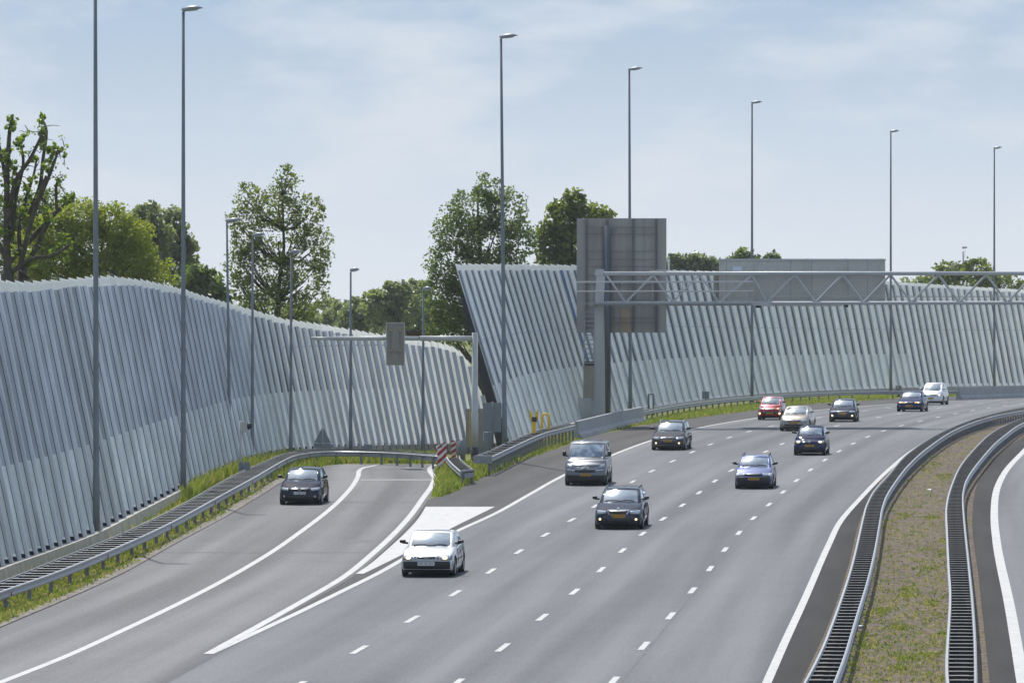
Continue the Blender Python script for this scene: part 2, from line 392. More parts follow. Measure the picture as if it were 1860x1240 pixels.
MB_PX = [(1798, 1240), (1778, 1054), (1766, 938), (1775, 880), (1800, 838), (1826, 815), (1860, 793)]      # right edge of it
R2_PX = [(1858, 1240), (1836, 1112), (1810, 982), (1806, 935), (1813, 882), (1826, 857), (1860, 819)]
fMA, fMB, fR2 = [xfn(p) for p in (MA_PX, MB_PX, R2_PX)]
Y0, Y1 = 104.0, 500.0
TIP = gp(788, 905).y
yE = gp(684, 843).y
def lb(y): return fRR(y) + 0.2 if y < TIP else fLB(y)
sheet('shoulder', lb, fMA, Y0, Y1, .004, M['shoulder'], 2.0, 1)
sheet('inner_shoulder', lambda y: fR(y), fMA, Y0, Y1, .0065, M['dshoulder'], 2.0, 1)
sheet('motorway', lambda y: fL(y), lambda y: fR(y), Y0, Y1, .008, M['lane'], 2.0, 4)
sheet('ramp_road', fRE, lambda y: fRR(y) + .25, Y0, yE, .012, M['ramp'], 1.5, 2)
sheet('median', fMA, fMB, Y0, Y1, .006, M['median'], 2.0, 1)
sheet('opposite_shoulder', fMB, lambda y: fR2(y) + .1, Y0, Y1, .010, M['dshoulder'], 2.0, 1)
sheet('opposite_road', fR2, lambda y: fR2(y) + 15, Y0, Y1, .014, M['lane'], 2.0, 3)
sheet('gutter', lambda y: fRE(y) - .75, lambda y: fRE(y) + .25, Y0, gp(520, 868).y, .035, M['gutter'], 1.5, 1)
def band(name, f, w, y0, y1, zo, step=1.5):
    def hw(y):
        d = (f(y + .5) - f(y - .5)); return w / 2 * math.hypot(1, d)
    return sheet(name, lambda y: f(y) - hw(y), lambda y: f(y) + hw(y), y0, y1, zo, M['paint'], step, 1)
band('edge_line', fL, .21, gp(380, 1188).y, Y1, .017)
band('inner_edge_line', fR, .215, Y0, Y1, .017)
band('ramp_edge_line', fRL, .215, Y0, gp(684, 845).y, .019)
band('ramp_gore_line', fRR, .235, gp(378, 1188).y, gp(791, 844).y, .021)
band('opposite_edge_line', fR2, .29, Y0, Y1, .019)
CHL = xfn([(646, 1042.5), (669, 1027), (700, 1001), (736, 968), (762, 939), (773, 921)])
CHR = xfn([(660, 1042.5), (730, 1008), (825, 957), (902, 919)])
sheet('gore_marking', CHL, CHR, gp(646, 1042.5).y, gp(773, 920.5).y, .018, M['paint'], 1.5, 1)
# faint old line crossing the ramp and a dark patch
sheet('ramp_cross_line', lambda y: gp(655, 871).x, lambda y: gp(786, 871).x, gp(655, 872.5).y, gp(655, 870.5).y, .016, mat('worn_paint', (.24, .24, .24), .8), .3)
sheet('dark_patch', lambda y: gp(632, 983).x, lambda y: gp(686, 983).x, gp(632, 985.5).y, gp(632, 980.5).y, .016, mat('dark_patch', (.10, .10, .105), .8, var=.3), .3)
for k_, (ya, yb) in enumerate(((911.5, 912.6), (1003, 1004.2))):
    sheet('pavement_seam', lambda y: fRE(y) + .3, lambda y: fRR(y) - .2, gp(600, yb).y, gp(600, ya).y, .0165, M['seam'], .5)
for off_ in (.30, ):
    sheet('pavement_seam', lambda y: fR(y) - 3.62 + off_ - .02, lambda y: fR(y) - 3.62 + off_ + .02, Y0, 400, .0125, M['seam'], 2.0)
for k, ph in ((1, 1180.0), (2, 1176.0), (3, 1173.0)):
    fr = k / 4
    fx = lambda y, fr=fr: fL(y) + (fR(y) - fL(y)) * fr
    mbd = MB(); y = gp(900, ph).y
    def walk(y, s):
        n = 24
        for _ in range(n):
            d = (fx(y + .1) - fx(y - .1)) / .2; y += s / n / math.hypot(1, d)
        return y
    while y > 118: y = walk(y, -12)
    while y < 490:
        a, b = walk(y, -1.5), walk(y, 1.5)
        V = [(fx(q) + sgn * .08, q, gz(q) + .017) for q in (a, b) for sgn in (-1, 1)]
        mbd.add(V, [(0, 1, 3, 2)], M['paint'])
        y = walk(y, 12)
    tag(mbd.build('lane_marking'), kind='structure')

# ---------------------------------------------------------------- noise walls
def interp(T, x):
    if x <= T[0][0]: return T[0][1]
    for a, b in zip(T, T[1:]):
        if x <= b[0]: return a[1] + (b[1] - a[1]) * (x - a[0]) / (b[0] - a[0])
    return T[-1][1]
def catmull(P, per=8):
    out = []
    for i in range(len(P) - 1):
        p0, p1, p2, p3 = P[max(i - 1, 0)], P[i], P[i + 1], P[min(i + 2, len(P) - 1)]
        for k in range(per):
            t = k / per
            out.append(.5 * ((2 * p1) + (p2 - p0) * t + (2 * p0 - 5 * p1 + 4 * p2 - p3) * t * t + (3 * p1 - p0 - 3 * p2 + p3) * t ** 3))
    out.append(P[-1]); return out
PLINTH_H = .42
def noise_wall(label, base_px, top_px, step_tab, lean_tab, prot_tab, x0, x1, split_z, blue=None, end_frame=False, low_until=None, seam=5.5, grey_until=None):
    P = catmull([gp(*p) for p in base_px], 10)
    T = sorted((proj(p)[0], p) for p in P)
    def base(px):
        for (a, p), (b, q) in zip(T, T[1:]):
            if px <= b or b == T[-1][0]:
                k = (px - a) / (b - a); r = p + (q - p) * k; r.z = gz(r.y); return r
    xs = []; x = x0
    while x < x1: xs.append(x); x += interp(step_tab, x)
    W = thing('noise_wall', label, 'noise barrier', base(xs[len(xs) // 2]))
    st = []
    for x in xs:
        b = base(x); t = (base(x + 2) - base(x - 2)); t.z = 0; t.normalize(); n = Vector((t.y, -t.x, 0)); ln = interp(lean_tab, x)
        lo, hi = 1.0, 16.0
        for _ in range(40):
            h = (lo + hi) / 2; q = proj(b + Vector((-ln * h, 0, h)))
            if q[1] > interp(top_px, q[0]): lo = h
            else: hi = h
        st.append((b, t, n, ln, lo, interp(prot_tab, x), x))
    o0 = W.location.copy()
    pan, pl, jn, tb = MB(), MB(), MB(), MB()
    def pt(s, tt, nn, z):
        b, t, n, ln = s[:4]; return b + t * tt + n * nn + Vector((-ln * z, 0, z)) - o0
    for s, s2 in zip(st, st[1:]):
        jz = rnd.uniform(-.02, .02); h1, h2 = s[4] + .05 + jz, s2[4] - .05 + jz; e = rnd.uniform(-.006, .006)
        m1, m2_ = h1 - .37, h2 - .27
        pan.hexa([pt(s, .01, -.06 + e, .3), pt(s2, -.01, -.06 - e, .3), pt(s2, -.01, e, .3), pt(s, .01, -e, .3)],
                 [pt(s, .01, -.06 + e, m1), pt(s2, -.01, -.06 - e, m2_), pt(s2, -.01, e, m2_), pt(s, .01, -e, m1)], M['panel'])
        tb.hexa([pt(s, .01, -.05 + e, m1 + .005), pt(s2, -.01, -.05 - e, m2_ + .005), pt(s2, -.01, -.02 + e, m2_ + .005), pt(s, .01, -.02 - e, m1 + .005)],
                [pt(s, .01, -.05 + e, h1), pt(s2, -.01, -.05 - e, h2), pt(s2, -.01, -.02 + e, h2), pt(s, .01, -.02 - e, h1)], M['topband'])
        pl.hexa([pt(s, .03, -.25, -.1), pt(s, .03, .34, -.1), pt(s2, -.03, .34, -.1), pt(s2, -.03, -.25, -.1)],
                [pt(s, .03, -.25, PLINTH_H), pt(s, .03, .34, PLINTH_H), pt(s2, -.03, .34, PLINTH_H), pt(s2, -.03, -.25, PLINTH_H)], M['plinth'])
        if s[4] > seam + .4:
            jn.hexa([pt(s, .0, .004, seam), pt(s, .0, .02, seam), pt(s2, .0, .02, seam), pt(s2, .0, .004, seam)],
                    [pt(s, .0, .004, seam + .05), pt(s, .0, .02, seam + .05), pt(s2, .0, .02, seam + .05), pt(s2, .0, .004, seam + .05)], M['rib'])
    pan.build('panel', W); tb.build('top_band', W); pl.build('plinth', W); jn.build('joint_strip', W)
    for i, s in enumerate(st):
        r = MB(); p = s[5]; top = s[4] - .30 + rnd.uniform(-.04, .04); w = .07
        def col(n0, n1, z0, z1, m, w=w, off=0):
            z0 = min(z0, z1 - .05)
            r.hexa([pt(s, off - w, n0, z0), pt(s, off - w, n1, z0), pt(s, off + w, n1, z0), pt(s, off + w, n0, z0)],
                   [pt(s, off - w, n0, z1), pt(s, off - w, n1, z1), pt(s, off + w, n1, z1), pt(s, off + w, n0, z1)], m)
        isb = blue and abs(s[6] - blue) < 6
        sz = split_z if (low_until is None or s[6] < low_until) else .7
        top = max(top, sz + .4) if s[4] > sz + 1 else top
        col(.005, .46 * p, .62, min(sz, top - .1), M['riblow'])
        if low_until is None: col(.0, .5 * p, PLINTH_H, .54, M['groove_rung_shade'])
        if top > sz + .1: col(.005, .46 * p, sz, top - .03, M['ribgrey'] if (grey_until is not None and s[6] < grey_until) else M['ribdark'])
        col(.46 * p, .57 * p, .55, top - .05, M['groove_rung_shade'], .05, .01)
        col(.57 * p, p, PLINTH_H, top, M['ribblue'] if isb else M['rib'], .09, -.02)
        r.build('rib', W, label='blue painted rib among the grey ribs' if isb else None)
    if end_frame:
        s = st[0]; f = MB()
        f.hexa([pt(s, -.05, -.75, 0), pt(s, -.05, -.07, 0), pt(s, .4, -.07, 0), pt(s, .4, -.75, 0)],
               [pt(s, -.05, -.28, s[4] * .84), pt(s, -.05, -.07, s[4] * .84), pt(s, .4, -.07, s[4] * .84), pt(s, .4, -.28, s[4] * .84)], M['frame'])
        f.build('end_frame', W)
    return W, st
WL, st_left = noise_wall('pale ribbed noise wall curving along the left of the slip road, crows on top',
    [(-130, 1108), (-60, 1080), (0, 1053), (90, 1020), (171, 987), (250, 945), (334, 901), (400, 870), (440, 853), (480, 842), (540, 832), (620, 826), (700, 823), (780, 821), (850, 820), (905, 819), (945, 818.5)],
    [(-250, 518), (0, 510), (60, 512), (130, 506), (200, 502), (250, 507), (320, 522), (420, 552), (520, 580), (640, 598), (720, 612), (800, 622), (830, 632), (850, 655), (870, 700), (892, 770), (915, 800)],
    [(0, 15), (200, 14.5), (330, 9.5), (420, 8), (480, 9.5), (560, 12), (900, 12)], [(0, .215), (400, .20), (900, .20)],
    [(0, .245), (170, .27), (330, .25), (450, .25), (560, .19), (900, .18)], -60, 936, 3.3, grey_until=505)
WR, st_right = noise_wall('pale ribbed noise wall along the far side of the motorway, one blue rib',
    [(930, 829), (965, 808), (1000, 792), (1040, 780), (1100, 767), (1200, 748), (1300, 733), (1400, 723.5), (1540, 716), (1723, 710), (1860, 707.5), (1990, 706), (2120, 705)],
    [(700, 478), (820, 480), (900, 480), (1046, 482), (1200, 490), (1300, 493), (1400, 497), (1500, 503), (1610, 510), (1707, 517), (1853, 526), (2000, 536)],
    [(930, 9.8), (1000, 10), (1100, 11), (1250, 13.4), (1600, 13.6), (1680, 11.5), (2000, 11.5)], [(930, .305), (1100, .295), (1200, .25), (1400, .215), (1700, .19)],
    [(930, .17), (1050, .20), (1250, .29), (1600, .31), (1700, .28)], 934, 2060, 3.55, blue=1099, end_frame=True, low_until=1660, seam=5.8)

# ---------------------------------------------------------------- guardrails
def resample(P, step):
    out = [P[0].copy()]; acc = 0.0
    for a, b in zip(P, P[1:]):
        d = (b - a).length
        while acc + d >= step:
            k = (step - acc) / d; a = a + (b - a) * k; out.append(a.copy()); d = (b - a).length; acc = 0.0
        acc += d
    return out
def nearest(P, q):
    best = None
    for a, b in zip(P, P[1:]):
        ab = b - a; t = max(0, min(1, (q - a).dot(ab) / max(ab.length_squared, 1e-9))); c = a + ab * t; d = (c - q).length_squared
        if best is None or d < best[0]: best = (d, c)
    return best[1]
WBEAM = [(.0, .31), (.035, .29), (.035, .25), (.0, .22), (.0, .16), (.035, .13), (.035, .09), (.0, .06)]
def sweep_rail(mb, P, side, h, mat):     # P: top line; side = +1 when traffic is on the right of the path
    V = []; np_ = len(WBEAM)
    for i, p in enumerate(P):
        d = P[min(i + 1, len(P) - 1)] - P[max(i - 1, 0)]; d.z = 0; d.normalize(); n = Vector((d.y, -d.x, 0)) * side
        for off, z in WBEAM: V.append(p + n * (off + .012) + Vector((0, 0, z - .31)))
        for off, z in reversed(WBEAM): V.append(p + n * (off - .012) + Vector((0, 0, z - .31)))
    m = 2 * np_; Fs = []
    for i in range(len(P) - 1):
        for k in range(m):
            k2 = (k + 1) % m; Fs.append((i * m + k, i * m + k2, (i + 1) * m + k2, (i + 1) * m + k))
    Fs += [tuple(range(m - 1, -1, -1)), tuple((len(P) - 1) * m + k for k in range(m))]
    mb.add(V, Fs, mat)
_post = MB(); _post.box((0, 0, -.05), (.11, .06, .9), M['galv_dark']); post_me = _post.mesh('post')
_rung = MB(); _rung.box((0, 0, -.035), (.98, .085, .058), M['groove_rung_shade']); _rung.box((0, 0, 0), (1, .10, .012), M['wood']); rung_me = _rung.mesh('cross_bar')  # rung sides painted black as shade, top plate paler as if sunlit
_rung2 = MB(); _rung2.box((0, 0, -.035), (.98, .11, .058), M['groove_rung_shade']); _rung2.box((0, 0, 0), (1, .13, .012), M['rung_light']); rung_light_me = _rung2.mesh('cross_bar')
def guardrail(label, front_px, back_px, zt, post_step, side=1, posts_both=True, rung_mat=True, end_plate=False, rung_max=100, back_off=None, refl=False, rung_step=1.33, dense=None, light=False):
    A = catmull([gp(x, y, zt) for x, y in front_px], 8)
    B = catmull([gp(x, y, zt) for x, y in back_px], 8) if back_px else None
    if back_off:
        B = []
        for i, p in enumerate(A):
            d = A[min(i + 1, len(A) - 1)] - A[max(i - 1, 0)]; d.z = 0; d.normalize(); B.append(p + Vector((-d.y, d.x, 0)) * back_off)
    o = A[len(A) // 2].copy(); o.z = gz(o.y)
    G = thing('guardrail', label, 'guardrail', o)
    A2 = [p - o for p in A]
    r = MB(); sweep_rail(r, A2, side, .31, M['galv']); r.build('rail', G)
    if B:
        B2 = [p - o for p in B]; r = MB(); sweep_rail(r, B2, -side, .31, M['galv']); r.build('rail', G)
        st = resample(A2, rung_step)
        st = sorted(st, key=lambda p: (p + o).y)
        st = [p for p in st if (p + o).y > 112]
        rest = MB()
        for j, p in enumerate(st):
            q = nearest(B2, p); d = q - p
            if d.length < .2: continue
            if j >= 96:
                rest.box((p + q) / 2 + Vector((0, 0, -.03)), (max(.1, d.length - .05), .10, .012), M['wood'], Matrix.Rotation(math.atan2(d.y, d.x), 3, 'Z')); rest.box((p + q) / 2 + Vector((0, 0, -.066)), (max(.1, d.length - .06), .085, .058), M['groove_rung_shade'], Matrix.Rotation(math.atan2(d.y, d.x), 3, 'Z')); continue  # same painted shaded sides and lit tops on the farther rungs
            ob = bpy.data.objects.new('cross_bar', rung_light_me if light else rung_me); COL.objects.link(ob); ob.parent = G
            ob.location = (p + q) / 2 + Vector((0, 0, -.03)); ob.scale = (max(.1, d.length - .05), 1, 1); ob.rotation_euler = (0, 0, math.atan2(d.y, d.x))
        if rest.f: tag(rest.build('cross_bars', G), kind='stuff')
    pn = 0
    for k, PP in enumerate([A2, B2] if (B and posts_both) else [A2]):
        ps = resample(PP, post_step)
        lim = 96 if not (B and posts_both) else (70 if k == 0 else 30)
        if dense: ps = [p for p in ps if (p + o).y < dense] + [p for p in resample(PP, 1.33) if (p + o).y >= dense]
        ps = [p for p in sorted(ps, key=lambda p: (p + o).y) if (p + o).y > 112]
        if len(ps) > lim:
            rest = MB(); off = .09 * (1 if k == 0 else -1) * -side
            for p in ps[lim:]: rest.box(p + Vector((off, 0, -.53)), (.11, .06, .9), M['galv_dark'])
            tag(rest.build('posts', G), kind='stuff')
        ps = ps[:lim]
        for j, p in enumerate(ps):
            ob = bpy.data.objects.new('post', post_me); COL.objects.link(ob); ob.parent = G
            off = .09 * (1 if k == 0 else -1) * -side
            ob.location = p + Vector((off, 0, -.48))
            ob.scale = (1, 1, 1); pn += 1
            if refl and k == 0 and j % 5 == 2:
                rf = MB(); rf.box(p + Vector((.07 * side, 0, -.15)), (.03, .03, .13), M['red']); rf.build('reflector', G)
    if end_plate and B:
        e = MB(); p, q = A2[0], nearest(B2, A2[0]); p = p + Vector((0, 0, -.13)); q = q + Vector((0, 0, -.13)); e.bar(p + (p - q).normalized() * .05 + Vector((0, -.06, 0)), q + Vector((0, -.06, 0)), .05, .36, M['galv']); e.build('end_plate', G)
    return G
guardrail('long double guardrail with ladder top along the left edge of the slip road',
    [(-70, 1099), (0, 1073), (111, 1034), (223, 988), (312, 947), (408, 895), (467, 863), (501, 843), (534, 827), (575, 820.5), (620, 819), (690, 820.5), (750, 824), (797, 828)],
    [(-70, 1082), (0, 1056), (111, 1012), (223, 967), (323, 919), (423, 863), (482, 837), (516, 823), (560, 816.5), (620, 815), (690, 816.5), (750, 820), (797, 824)], .62, 4.0, 1, posts_both=False, refl=True, dense=243, light=True)
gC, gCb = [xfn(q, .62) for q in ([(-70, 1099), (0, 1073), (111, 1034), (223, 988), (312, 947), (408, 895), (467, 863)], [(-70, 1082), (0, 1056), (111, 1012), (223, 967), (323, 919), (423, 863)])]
sheet('barrier_shade', lambda y: gCb(y) + .05, lambda y: gC(y) - .05, 140, gp(440, 878).y, .02, M['shade_bed'], 2.0, 1)  # dark sheet painted in as shade below the ladder
guardrail('short curved guardrail end beside the tall grass at the gore point',
    [(858, 848), (845, 846), (833, 838), (822, 830), (815, 825), (830, 818)] if False else [(838, 856), (830, 849), (821, 841), (814, 833), (812, 829)],
    [(860, 853), (852, 847), (843, 840), (835, 832), (834, 827)], .62, 1.6, -1, end_plate=True, rung_step=1.28)
guardrail('double guardrail with flat end plate rising behind the dark gore shoulder to the concrete barrier',
    [(892, 829), (920, 816), (950, 802), (985, 787), (1010, 780), (1044, 772)],
    [(860, 829), (893, 816), (925, 801), (960, 787), (990, 777), (1038, 768)], .88, 1.5, 1, end_plate=True, posts_both=False, rung_step=2.2, light=True)
guardrail('single guardrail on short posts below the far noise wall, behind the red car',
    [(1168, 747), (1210, 739), (1255, 732), (1330, 723.5), (1430, 716), (1540, 711.5), (1640, 710), (1742, 709.5)], None, .66, 3.2, 1, back_off=.5, posts_both=False)
GA = [(1514, 1240), (1534, 1188), (1554, 1122), (1575, 1054), (1588, 1000), (1597, 950), (1603, 918), (1616, 889), (1648, 846), (1687, 811), (1737, 779), (1798, 757), (1860, 745), (1930, 735)]
GAb = [(1462, 1240), (1502, 1159), (1546, 1034), (1569, 938), (1576, 914), (1589, 890), (1614, 862), (1648, 824), (1701, 789), (1759, 764), (1815, 748), (1860, 739), (1930, 730)]
GB = [(1771, 1240), (1770, 1165), (1765, 1085), (1759, 1025), (1750, 935), (1749, 892), (1762, 859), (1798, 814), (1826, 789), (1860, 767), (1930, 742)]
GBb = [(1723, 1240), (1721, 1194), (1727, 1083), (1724, 1030), (1721, 967), (1720, 918), (1731, 876), (1751, 837), (1793, 792), (1826, 772), (1860, 758), (1930, 735)]
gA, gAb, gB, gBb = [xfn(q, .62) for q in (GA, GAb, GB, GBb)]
sheet('barrier_shade', lambda y: gAb(y) + .02, lambda y: gA(y) - .02, Y0, 400, .012, M['shade_bed'], 2.0, 1)  # painted shade below both median ladders
sheet('barrier_shade', lambda y: gBb(y) + .02, lambda y: gB(y) - .02, Y0, 400, .0125, M['shade_bed'], 2.0, 1)
guardrail('double ladder guardrail on the median beside the main carriageway', GA, GAb, .62, 1.33, 1, posts_both=False, rung_step=1.28)
guardrail('double ladder guardrail on the median beside the opposite carriageway, nearest the right edge', GB, GBb, .62, 1.33, 1, posts_both=False, rung_step=1.28)

# ---------------------------------------------------------------- concrete barriers
def barrier(label, px, h, seg, z_base=True):
    P = catmull([gp(x, y) for x, y in px], 6); o = P[len(P) // 2].copy()
    B = thing('concrete_barrier', label, 'barrier', o)
    prof = [(-.30, 0), (-.26, .22), (-.12, .36), (-.09, h), (.09, h), (.12, .36), (.26, .22), (.30, 0)]
    st = resample(P, seg)
    for a, b in zip(st, st[1:]):
        m = MB(); d = (b - a); d.z = 0; d.normalize(); n = Vector((d.y, -d.x, 0)); V = []
        for p in (a + d * .015, b - d * .015):
            for x, z in prof: V.append(p + n * x + Vector((0, 0, z)) - o)
        k = len(prof); Fs = [(i, (i + 1) % k, k + (i + 1) % k, k + i) for i in range(k)] + [tuple(range(k - 1, -1, -1)), tuple(range(k, 2 * k))]
        m.add(V, Fs, M['concrete']); m.build('barrier_segment', B)
    return B
barrier('short grey concrete barrier in front of the gantry column', [(1047, 797), (1075, 789.5), (1110, 780), (1140, 773), (1172, 766)], 0.98, 6.0)
barrier('long grey concrete barrier at the far right below the noise wall', [(1742, 726), (1790, 724), (1840, 722.2), (1900, 720.5), (1980, 719)], 1.0, 8.0)
# ---------------------------------------------------------------- street lamps
M['lens'] = mat('lamp_lens', (.55, .56, .56), .2)
def lamp(label, base, top, group, head_len, r0, r1, tilt=.14):
    b = gp(*base); Y = b.y; t = at(top[0], top[1], Y)
    T = thing('street_lamp', label, 'street lamp', b, 0, group)
    v = t - b; p = MB()
    p.tube([(0, 0, -.2), v * .12, v * .121, v * .5, v], [r0, r0 * .97, r0 * .88, (r0 + r1) / 2 * .95, r1], M['pole'], 10)
    p.tube([(0, 0, -.2), (0, 0, .10)], [r0 * 1.6, r0 * 1.6], M['pole'], 10)
    p.build('pole', T, True)
    h = MB(); L = head_len
    secs = [(-.10 * L / .9, .06, .10, .12), (0, .10, .0, .17), (.35 * L, .19, .02, .20), (.70 * L, .19, .03, .17), (.92 * L, .12, .045, .09), (L, .05, .05, .06)]
    V, Fs = [], []
    for x, w, z0, z1 in secs:
        dz = math.tan(tilt) * x
        for a, c in ((-1, z0), (1, z0), (1, z0 + (z1 - z0) * .45), (.6, z1), (-.6, z1), (-1, z0 + (z1 - z0) * .45)):
            V.append(v + Vector((x, a * w, c + dz)))
    for i in range(len(secs) - 1):
        for k in range(6): Fs.append((i * 6 + k, (i + 1) * 6 + k, (i + 1) * 6 + (k + 1) % 6, i * 6 + (k + 1) % 6))
    Fs += [tuple(range(6)), tuple(range(len(secs) * 6 - 1, len(secs) * 6 - 7, -1))]
    h.add(V, Fs, M['lamp_grey']); hd = h.build('lamp_head', T, True)
    l = MB(); l.box(v + Vector((.5 * L, 0, math.tan(tilt) * .5 * L - .0)), (.5 * L, .26, .03), M['lens'], Matrix.Rotation(-tilt, 3, 'Y')); l.build('lamp_lens', hd)
TALL, SHORT = 'tall street lamps along the motorway', 'shorter street lamps along the slip road'
lamp('tall grey street lamp post nearest the camera, its head cut off above the picture', (175, 985), (173, -52), TALL, .86, .125, .06)
lamp('tall grey street lamp rising from the grass beside the slip road guardrail', (333, 906), (333, 22), TALL, .82, .125, .06)
lamp('tall grey street lamp in front of the left end of the far noise wall', (917, 836), (910, 71), TALL, .84, .13, .06)
lamp('tall grey street lamp rising behind the big sign back of the gantry', (1145, 762), (1143, 129), TALL, .86, .13, .065)
lamp('tall grey street lamp rising behind the message sign box on the gantry', (1366, 731), (1366, 189), TALL, .8, .13, .065)
lamp('tall grey street lamp just right of the message sign box', (1618, 718), (1618, 241), TALL, .76, .13, .065)
lamp('tall grey street lamp furthest right, near the round bush', (1806, 714), (1806, 271), TALL, .72, .13, .065)
lamp('short street lamp, leftmost of the row in front of the curving left wall', (418, 856), (412, 405), SHORT, .68, .10, .045)
lamp('short street lamp just right of the small signal head on the verge', (458, 846), (459, 431), SHORT, .62, .10, .045)
lamp('short street lamp in front of the right side of the leafy open-crowned tree', (528, 838), (529, 461), SHORT, .45, .10, .045)
lamp('short street lamp against the hazy far trees, left of the signal arm panel', (637, 828), (637, 494), SHORT, .46, .10, .045)
lamp('short street lamp crossed by the signal arm just right of its panel', (768, 826), (769, 528), SHORT, .46, .10, .045)

# ---------------------------------------------------------------- motorway gantry
GY = 322.0
g0 = at(1088, 770, GY); g0.z = gz(GY)
GN = thing('sign_gantry', 'large light grey steel truss gantry spanning the motorway', 'gantry', g0)
def ga(px, py, dy=0.0): return at(px, py, GY + dy) - g0
c = MB()
c.hexa([ga(1070, 790), ga(1086, 790), ga(1086, 790, .5), ga(1070, 790, .5)], [ga(1083, 500), ga(1099, 500), ga(1099, 500, .5), ga(1083, 500, .5)], M['polelight'])
c.hexa([ga(1079.5, 500, -.06), ga(1101, 500, -.06), ga(1101, 500, .56), ga(1079.5, 500, .56)], [ga(1082, 489, -.06), ga(1097, 489, -.06), ga(1097, 489, .56), ga(1082, 489, .56)], M['polelight'])
c.build('column', GN)
c = MB(); c.hexa([ga(1087.5, 790, .2), ga(1100, 790, .2), ga(1100, 790, .7), ga(1087.5, 790, .7)], [ga(1089, 556, .2), ga(1097.5, 556, .2), ga(1097.5, 556, .7), ga(1089, 556, .7)], M['beige']); c.build('column', GN)
c = MB(); c.hexa([ga(2290, 800), ga(2306, 800), ga(2306, 800, .5), ga(2290, 800, .5)], [ga(2290, 489), ga(2306, 489), ga(2306, 489, .5), ga(2290, 489, .5)], M['polelight']); c.build('column', GN)
DY = 1.5; M['railwhite'] = mat('pale_handrail', (.62, .60, .57), .4, .3)
for dy in (0, DY):
    c = MB(); c.tube([ga(1095, 497, dy), ga(1500, 496.5, dy), ga(2300, 497, dy)], .125, M['polelight'], 10); c.build('top_chord', GN, True)
    c = MB(); c.bar(ga(1086, 551, dy), ga(1400, 551, dy), .2, .26, M['polelight']); c.tube([ga(1396, 550.5, dy), ga(2300, 549.5, dy)], .115, M['polelight'], 10); c.build('bottom_chord', GN)
tops = [1098, 1183, 1267, 1363] + [1440 + 87 * k for k in range(10)]
bots = [1140, 1225, 1310, 1397] + [1485 + 87 * k for k in range(10)]
seq = []
for a, b in zip(tops, bots): seq += [(a, 499), (b, 549)]
for dy in (0, DY):
    for (a, ya), (b, yb) in zip(seq, seq[1:]):
        c = MB(); k = 3.5 if ya < yb else -3.5
        if a < 1400: c.bar(ga(a + k, ya, dy), ga(b - k, yb, dy), .10, .11, M['polelight'])
        else: c.tube([ga(a + k, ya, dy), ga(b - k, yb, dy)], .068, M['polelight'], 8)
        c.build('brace', GN)
for px in bots[::2]:
    c = MB(); c.bar(ga(px, 551, 0), ga(px, 551, DY), .1, .1, M['polelight']); c.build('cross_member', GN)
c = MB()
for py, r in ((512, .045), (529, .04)): c.tube([ga(1048, py, -.9), ga(1369, py - .3, -.9)], r * 1.25, M['railwhite'], 6)
for px in (1048, 1075, 1130, 1185, 1240, 1300, 1360): c.tube([ga(px, 512, -.9), ga(px, 550, -.9)], .022, M['galv'], 6)
c.tube([ga(1400, 538.5, 1.0), ga(2300, 538.5, 1.0)], .035, M['beige'], 6)
c.build('handrail', GN)
c = MB(); c.hexa([ga(1047, 552, -.9), ga(1366, 552, -.9), ga(1366, 552, 0), ga(1047, 552, 0)], [ga(1047, 550, -.9), ga(1366, 550, -.9), ga(1366, 550, 0), ga(1047, 550, 0)], M['galv']); c.build('walkway', GN)
c = MB()
for px in (1061, 1080): c.tube([ga(px, 550, -.5), ga(px, 664, -.5)], .035, M['galv'], 6)
for k in range(13): c.tube([ga(1061, 558 + 8.4 * k, -.5), ga(1080, 558 + 8.4 * k, -.5)], .032, M['galv'], 6)
c.build('ladder', GN)
c = MB(); c.hexa([ga(1059, 726, -.4), ga(1078, 726, -.4), ga(1078, 726, .3), ga(1059, 726, .3)], [ga(1060, 664, -.4), ga(1079, 664, -.4), ga(1079, 664, .3), ga(1060, 664, .3)], M['tan']); cab = c.build('cabinet', GN)
c = MB(); c.hexa([ga(1059.5, 664, -.45), ga(1079.5, 664, -.45), ga(1079.5, 664, .35), ga(1059.5, 664, .35)], [ga(1062, 656, -.45), ga(1079.5, 656, -.45), ga(1079.5, 656, .35), ga(1062, 656, .35)], M['dark']); c.build('cabinet_top', cab)
c = MB(); c.hexa([ga(1049, 790, -.5), ga(1078, 790, -.5), ga(1078, 790, .7), ga(1049, 790, .7)], [ga(1050, 722, -.5), ga(1074, 723, -.5), ga(1074, 723, .7), ga(1050, 722, .7)], M['concrete']); c.build('concrete_base', GN)
c = MB(); c.bar(ga(1180, 492, -.3), ga(1214, 490.5, -.3), .06, .09, M['beige']); c.bar(ga(1208, 490, -.3), ga(1208, 499, -.3), .08, .12, M['beige']); c.build('sensor_bracket', GN)

